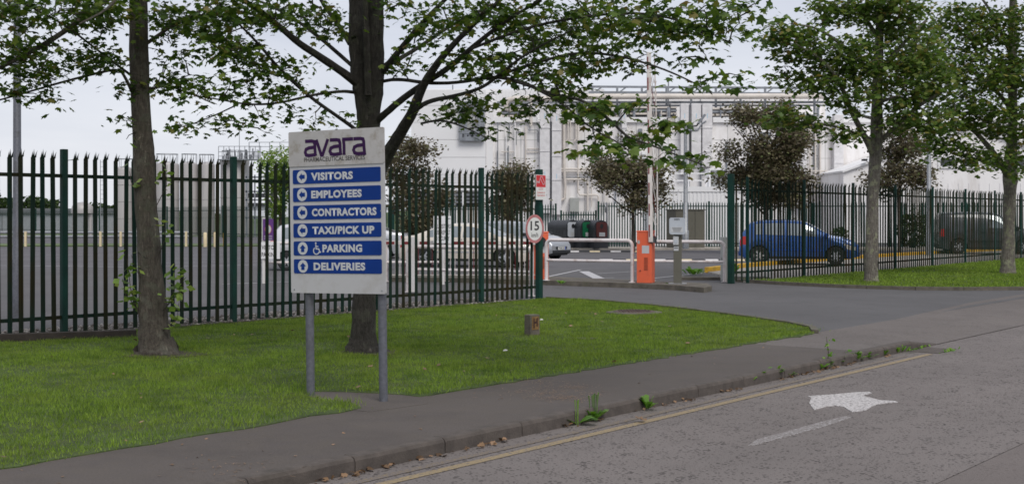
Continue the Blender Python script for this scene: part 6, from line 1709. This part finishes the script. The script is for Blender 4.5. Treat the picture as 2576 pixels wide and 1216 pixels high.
# ------------------------------------------------------------------ grass
def blades(name, poly, n, h0, h1, wd, label, z, edge=None, lean=.5):
    px, py = scatter(poly, n)
    keep = np.abs(px) < py * .43 + .6
    px, py = px[keep], py[keep]
    N = len(px)
    px = px + rng.normal(0, .022, N); py = py + rng.normal(0, .022, N)
    keep = np.ones(N, bool)
    for tx, ty, tr_ in TRUNKS:
        dd = np.hypot(px - tx - .06, py - ty); keep &= dd > tr_ * (.75 + .7 * rng.uniform(0, 1, N) ** 2)
    (ax, ay), (bx, by) = LEDGE; L2 = (bx - ax) ** 2 + (by - ay) ** 2
    t = np.clip(((px - ax) * (bx - ax) + (py - ay) * (by - ay)) / L2, 0, 1)
    dd = np.hypot(px - ax - t * (bx - ax), py - ay - t * (by - ay)); keep &= ~(dd < .12 + .22 * rng.uniform(0, 1, N))
    thin = np.sin(px * 1.3 + 2.0 * np.sin(py * .9)) * np.cos(py * 1.1 + 1.5 * np.sin(px * .8))
    keep &= ~((thin > .72) & (rng.uniform(0, 1, N) < .45))
    px, py = px[keep], py[keep]; N = len(px)
    # uneven growth
    g = .5 + .5 * np.sin(px * 2.1 + 1.3 * np.sin(py * 1.7)) * np.cos(py * 2.6 + .7 * np.sin(px * 3.1)); g = g ** 1.6
    fine = .5 + .5 * np.sin(px * 9.3 + 2 * np.sin(py * 7.7)) * np.cos(py * 8.1)
    h = (h0 + (h1 - h0) * (.55 * g + .45 * fine)) * rng.uniform(.55, 1.35, N)
    if edge is not None:
        e = np.full(N, 9.0)
        for a, b in edge:
            ax, ay = a; bx, by = b; L2 = (bx - ax) ** 2 + (by - ay) ** 2 + 1e-9
            t = np.clip(((px - ax) * (bx - ax) + (py - ay) * (by - ay)) / L2, 0, 1)
            e = np.minimum(e, np.hypot(px - ax - t * (bx - ax), py - ay - t * (by - ay)))
        px = px + rng.normal(0, .05, N) * np.exp(-(e / .08) ** 2); py = py + rng.normal(0, .05, N) * np.exp(-(e / .08) ** 2)
        h *= 1 + 1.0 * np.exp(-(e / .07) ** 2) * rng.uniform(0, 1, N)
    a = rng.uniform(0, 2 * np.pi, N); w_ = wd * rng.uniform(.6, 1.4, N)
    ux, uy = np.cos(a) * w_ / 2, np.sin(a) * w_ / 2
    la = rng.uniform(0, 2 * np.pi, N); ln = h * rng.uniform(.1, lean * 1.6, N)
    zz = np.full(N, z)
    v = np.stack([np.stack([px - ux, py - uy, zz], -1), np.stack([px + ux, py + uy, zz], -1), np.stack([px + np.cos(la) * ln, py + np.sin(la) * ln, zz + h], -1)], 1)
    f = np.arange(N * 3).reshape(-1, 3)
    return tag(np_mesh(name, v.reshape(-1, 3), 3, f, MAT['grass']), label, 'grass', kind='stuff')
rng = np.random.default_rng(99)
edges = list(zip(edge_path[:-1], edge_path[1:])) + list(zip(tip[:-1], tip[1:]))
g1 = G(1595, 785); 
blades('grass', LAWN, 1400000, .012, .056, .0055, 'short green grass of the near verge', 0.0, edge=edges)
blades('grass', RLAWN, 150000, .035, .065, .022, 'short green grass of the far verge', .03)

# ------------------------------------------------------------------ weeds, litter, clutter
def weed(x, y, n, size, spread, up, label, kind='Q', spikes=0, tall=None, z=ZR):
    g = G(x, y, z)
    t = empty('weed', (g.x, g.y, z), 0, label, 'weed', 'weeds growing along the kerb')
    rg = np.random.default_rng(int(x + y))
    V = QLEAF_V
    vs, fs = [], []
    for k in range(n):
        a = rg.uniform(0, 2 * math.pi); el = up * rg.uniform(.6, 1.3); s = 1.0 * size * rg.uniform(.6, 1.2)
        wd = s * rg.uniform(.16, .26); r0 = spread * rg.uniform(0, 1)
        ox, oy = math.cos(a) * r0, math.sin(a) * r0
        dirx, diry = math.cos(a), math.sin(a); b = len(vs)
        prof = [(0, 0, .15), (.35, .40, .75), (.7, .72, 1.0), (1.0, .80, .0)]
        for (u, hh, wf) in prof:
            px_, pz = math.cos(el) * s * u, math.sin(el) * s * (hh if u < 1 else .78) + .005
            for sd_ in (-1, 1):
                vs.append((ox + dirx * px_ - diry * wd * wf * sd_, oy + diry * px_ + dirx * wd * wf * sd_, pz + (.01 if sd_ else 0)))
        fs += [(b, b + 1, b + 3, b + 2), (b + 2, b + 3, b + 5, b + 4), (b + 4, b + 5, b + 7, b + 6)]
    MB().add(vs, fs).build('leaves', MAT['weed'], t)
    if spikes:
        m = MB()
        for k in range(spikes):
            a = rg.uniform(0, 6.28); r = rg.uniform(0, spread)
            m.tube([(math.cos(a) * r, math.sin(a) * r, 0), (math.cos(a) * r * 1.2, math.sin(a) * r * 1.2, .13), (math.cos(a) * r * 1.5, math.sin(a) * r * 1.5, .20 + rg.uniform(0, .05))], [.003, .003, .005], 5)
        m.build('flower_spikes', MAT['weed'], t)
    if tall:
        m = MB(); m.tube([(0, 0, 0), (.01, 0, tall * .5), (-.01, .01, tall)], [.006, .005, .002], 5); m.build('stem', MAT['bark4'], t)
        pos = np.array([(rg.normal(0, .02), rg.normal(0, .02), tall * q) for q in np.linspace(.3, 1, 14)])
        leaves_mesh('stem_leaves', pos, rg.uniform(.03, .07, 14), MAT['weed'], t, 'Q')
    return t
weed(1452, 1068, 11, .15, .03, .45, 'broad plantain with spikes, left plant of the kerb foot pair', spikes=3)
weed(1492, 1056, 16, .15, .05, .7, 'broad plantain with spikes, right plant of the kerb foot pair', spikes=6)
weed(1629, 1030, 14, .13, .02, 1.0, 'single bright green weed between plantain and kerb joint')
weed(1880, 968, 9, .12, .03, .8, 'leftmost weed of the row below the far kerb', )
weed(1908, 960, 7, .15, .02, 1.1, 'upright dock weed at the far kerb, second of its row')
weed(1946, 951, 10, .17, .03, 1.0, 'tall dock weed leaning on the far kerb')
weed(1985, 946, 9, .12, .03, .5, 'flat rosette weed after the tall dock')
weed(2062, 929, 8, .12, .03, .8, 'small weed left of the thin stalk')
weed(2081, 925, 10, .12, .03, .9, 'thin tall stalk with sparse leaves rising above the kerb', tall=.36)
weed(2108, 917, 9, .14, .03, .8, 'round leaved weed right of the thin stalk')
weed(2150, 908, 22, .15, .06, 1.0, 'bushy weed clump near the end of the kerb')
weed(2178, 903, 14, .12, .04, .8, 'smaller clump beside the bushy weed')
weed(2222, 894, 16, .11, .05, .8, 'low weed tuft before the dipped kerb')
weed(2262, 886, 30, .10, .12, .9, 'grassy weed tuft on the dipped kerb')
weed(1680, 722, 12, .15, .05, .9, 'weed growing at the back of the island', z=.0)
weed(1412, 714, 14, .14, .08, .6, 'weed tuft on the island below the railing', z=.08)
weed(1745, 690, 30, .30, .25, .8, 'loose weeds behind the island beside the slab', z=0)
weed(1840, 690, 30, .35, .15, 1.1, 'weeds at the foot of the grey cabinet', z=0)
# dry leaves in the gutter and on the path
rng = np.random.default_rng(5)
n = 420
s_ = rng.uniform(-6, 9.5, n); nn_ = -np.abs(rng.normal(0, .035, n)) - .01
dens = (np.sin(s_ * 1.9) + np.sin(s_ * 4.7 + 1) > -.35); s_, nn_ = s_[dens], nn_[dens]
pos = np.array([(*rd(a, b), ZR + .008 + c) for a, b, c in zip(s_, nn_, rng.uniform(0, .015, len(s_)))])
tag(leaves_mesh('leaf_litter', pos, rng.uniform(.015, .055, len(pos)), MAT['dry'], None, 'S', droop=(-.4, .4), tilt=.5), 'dry brown leaf litter lying in the gutter', 'leaf litter', kind='stuff')
n = 70
pos = np.array([(*rd(a, b), -.008) for a, b in zip(rng.uniform(-5, 9, n), rng.uniform(.2, 1.4, n))])
tag(leaves_mesh('leaf_litter', pos, rng.uniform(.01, .03, n), MAT['dry'], None, 'S', droop=(-.2, .3), tilt=.3), 'scattered dry bits on the footpath', 'leaf litter', kind='stuff')
px, py = scatter(LAWN, 420)
k = (np.abs(px) < py * .42)
pos = np.stack([px[k], py[k], np.full(k.sum(), .035)], -1)
tag(leaves_mesh('leaf_litter', pos, rng.uniform(.02, .06, len(pos)), MAT['dry'], None, 'S', droop=(-.3, .3), tilt=.4), 'few dry leaves lying in the grass', 'leaf litter', kind='stuff')
def moss_strip(name, poly, n, label, z):
    px, py = scatter(poly, n)
    pos = np.stack([px, py, np.full(len(px), z)], -1)
    tag(leaves_mesh(name, pos, rng.uniform(.02, .07, len(pos)), MAT['weed'], None, 'Q', droop=(-1.1, -.2)), label, 'weeds', kind='stuff')
moss_strip('moss', [rd(END + .3, -.05), rd(END + 1.1, -.05), rd(END + 1.1, .1), rd(END + .3, .1)], 260, 'moss and grass around the sunken gully cover', ZR + .004)
moss_strip('moss', [rd(END + .3, -.47), rd(END + 1.0, -.47), rd(END + 1.0, -.42), rd(END + .3, -.42)], 120, 'thin moss along the front of the gully cover', ZR + .004)
moss_strip('moss', [rd(END + 3, -.03), rd(END + 7, -.03), rd(END + 7, .03), rd(END + 3, .03)], 200, 'moss in the joint beyond the gully cover', ZR + .008)
# bits of pale litter
for i, (x, y, lab) in enumerate(((1270, 884, 'white scrap of litter on the grass left of the marker'), (1361, 806, 'pale scrap of litter right beside the marker'))):
    g = G(x, y, .02)
    m = MB(); m.add([(-.025, -.02, .012), (.03, -.015, .016), (.026, .022, .024), (-.02, .02, .018), (0, 0, .034)], [(0, 1, 4), (1, 2, 4), (2, 3, 4), (3, 0, 4)])
    tag(m.build('litter_scrap', MAT['white'], None, loc=(g.x, g.y, .02)), lab, 'litter')
for (x, y), lab in zip(((1050, 1105), (1620, 1062)), ('broken green leaf lying in the gutter left of the plantains', 'curled brown leaf in the gutter by the bright weed')):
    g = G(x, y, ZR)
    me = bpy.data.meshes.new('fallen_leaf'); me.from_pydata([(a * .1, b * .1, c * -.15 + .01) for a, b, c in LEAF_V], [], [tuple(f) for f in LEAF_F]); me.materials.append(MAT['weed'] if x < 1200 else MAT['dry'])
    tag(link('fallen_leaf', me, None, loc=(g.x, g.y, ZR + .01), rot=(.2, .1, 1.0)), lab, 'leaf')

# straw-coloured needles drifted on the footpath
rng = np.random.default_rng(8)
pp = []
for (x, y, n, sx, sy) in ((1378, 985, 240, .35, .10), (1400, 1000, 120, .25, .06), (1445, 972, 90, .2, .05), (1440, 1000, 90, .2, .05), (1500, 990, 40, .1, .04), (600, 1180, 60, .3, .1), (1350, 960, 120, .3, .06)):
    g = G(x, y, -.016)
    pp.append(np.stack([g.x + rng.normal(0, sx, n) * .6, g.y + rng.normal(0, sy, n) * 2.0], -1))
pp = np.concatenate(pp); N = len(pp); a = rng.uniform(0, np.pi, N); l = rng.uniform(.008, .028, N); w_ = .002
ux, uy = np.cos(a) * l, np.sin(a) * l; vx, vy = -np.sin(a) * w_, np.cos(a) * w_
z = np.full(N, -.011)
v = np.stack([np.stack([pp[:, 0] - ux - vx, pp[:, 1] - uy - vy, z], -1), np.stack([pp[:, 0] + ux - vx, pp[:, 1] + uy - vy, z + .002], -1), np.stack([pp[:, 0] + ux + vx, pp[:, 1] + uy + vy, z + .002], -1), np.stack([pp[:, 0] - ux + vx, pp[:, 1] - uy + vy, z], -1)], 1)
tag(np_mesh('straw', v.reshape(-1, 3), 4, np.arange(N * 4).reshape(-1, 4), MAT['dry']), 'drifts of straw coloured needles on the footpath', 'leaf litter', kind='stuff')
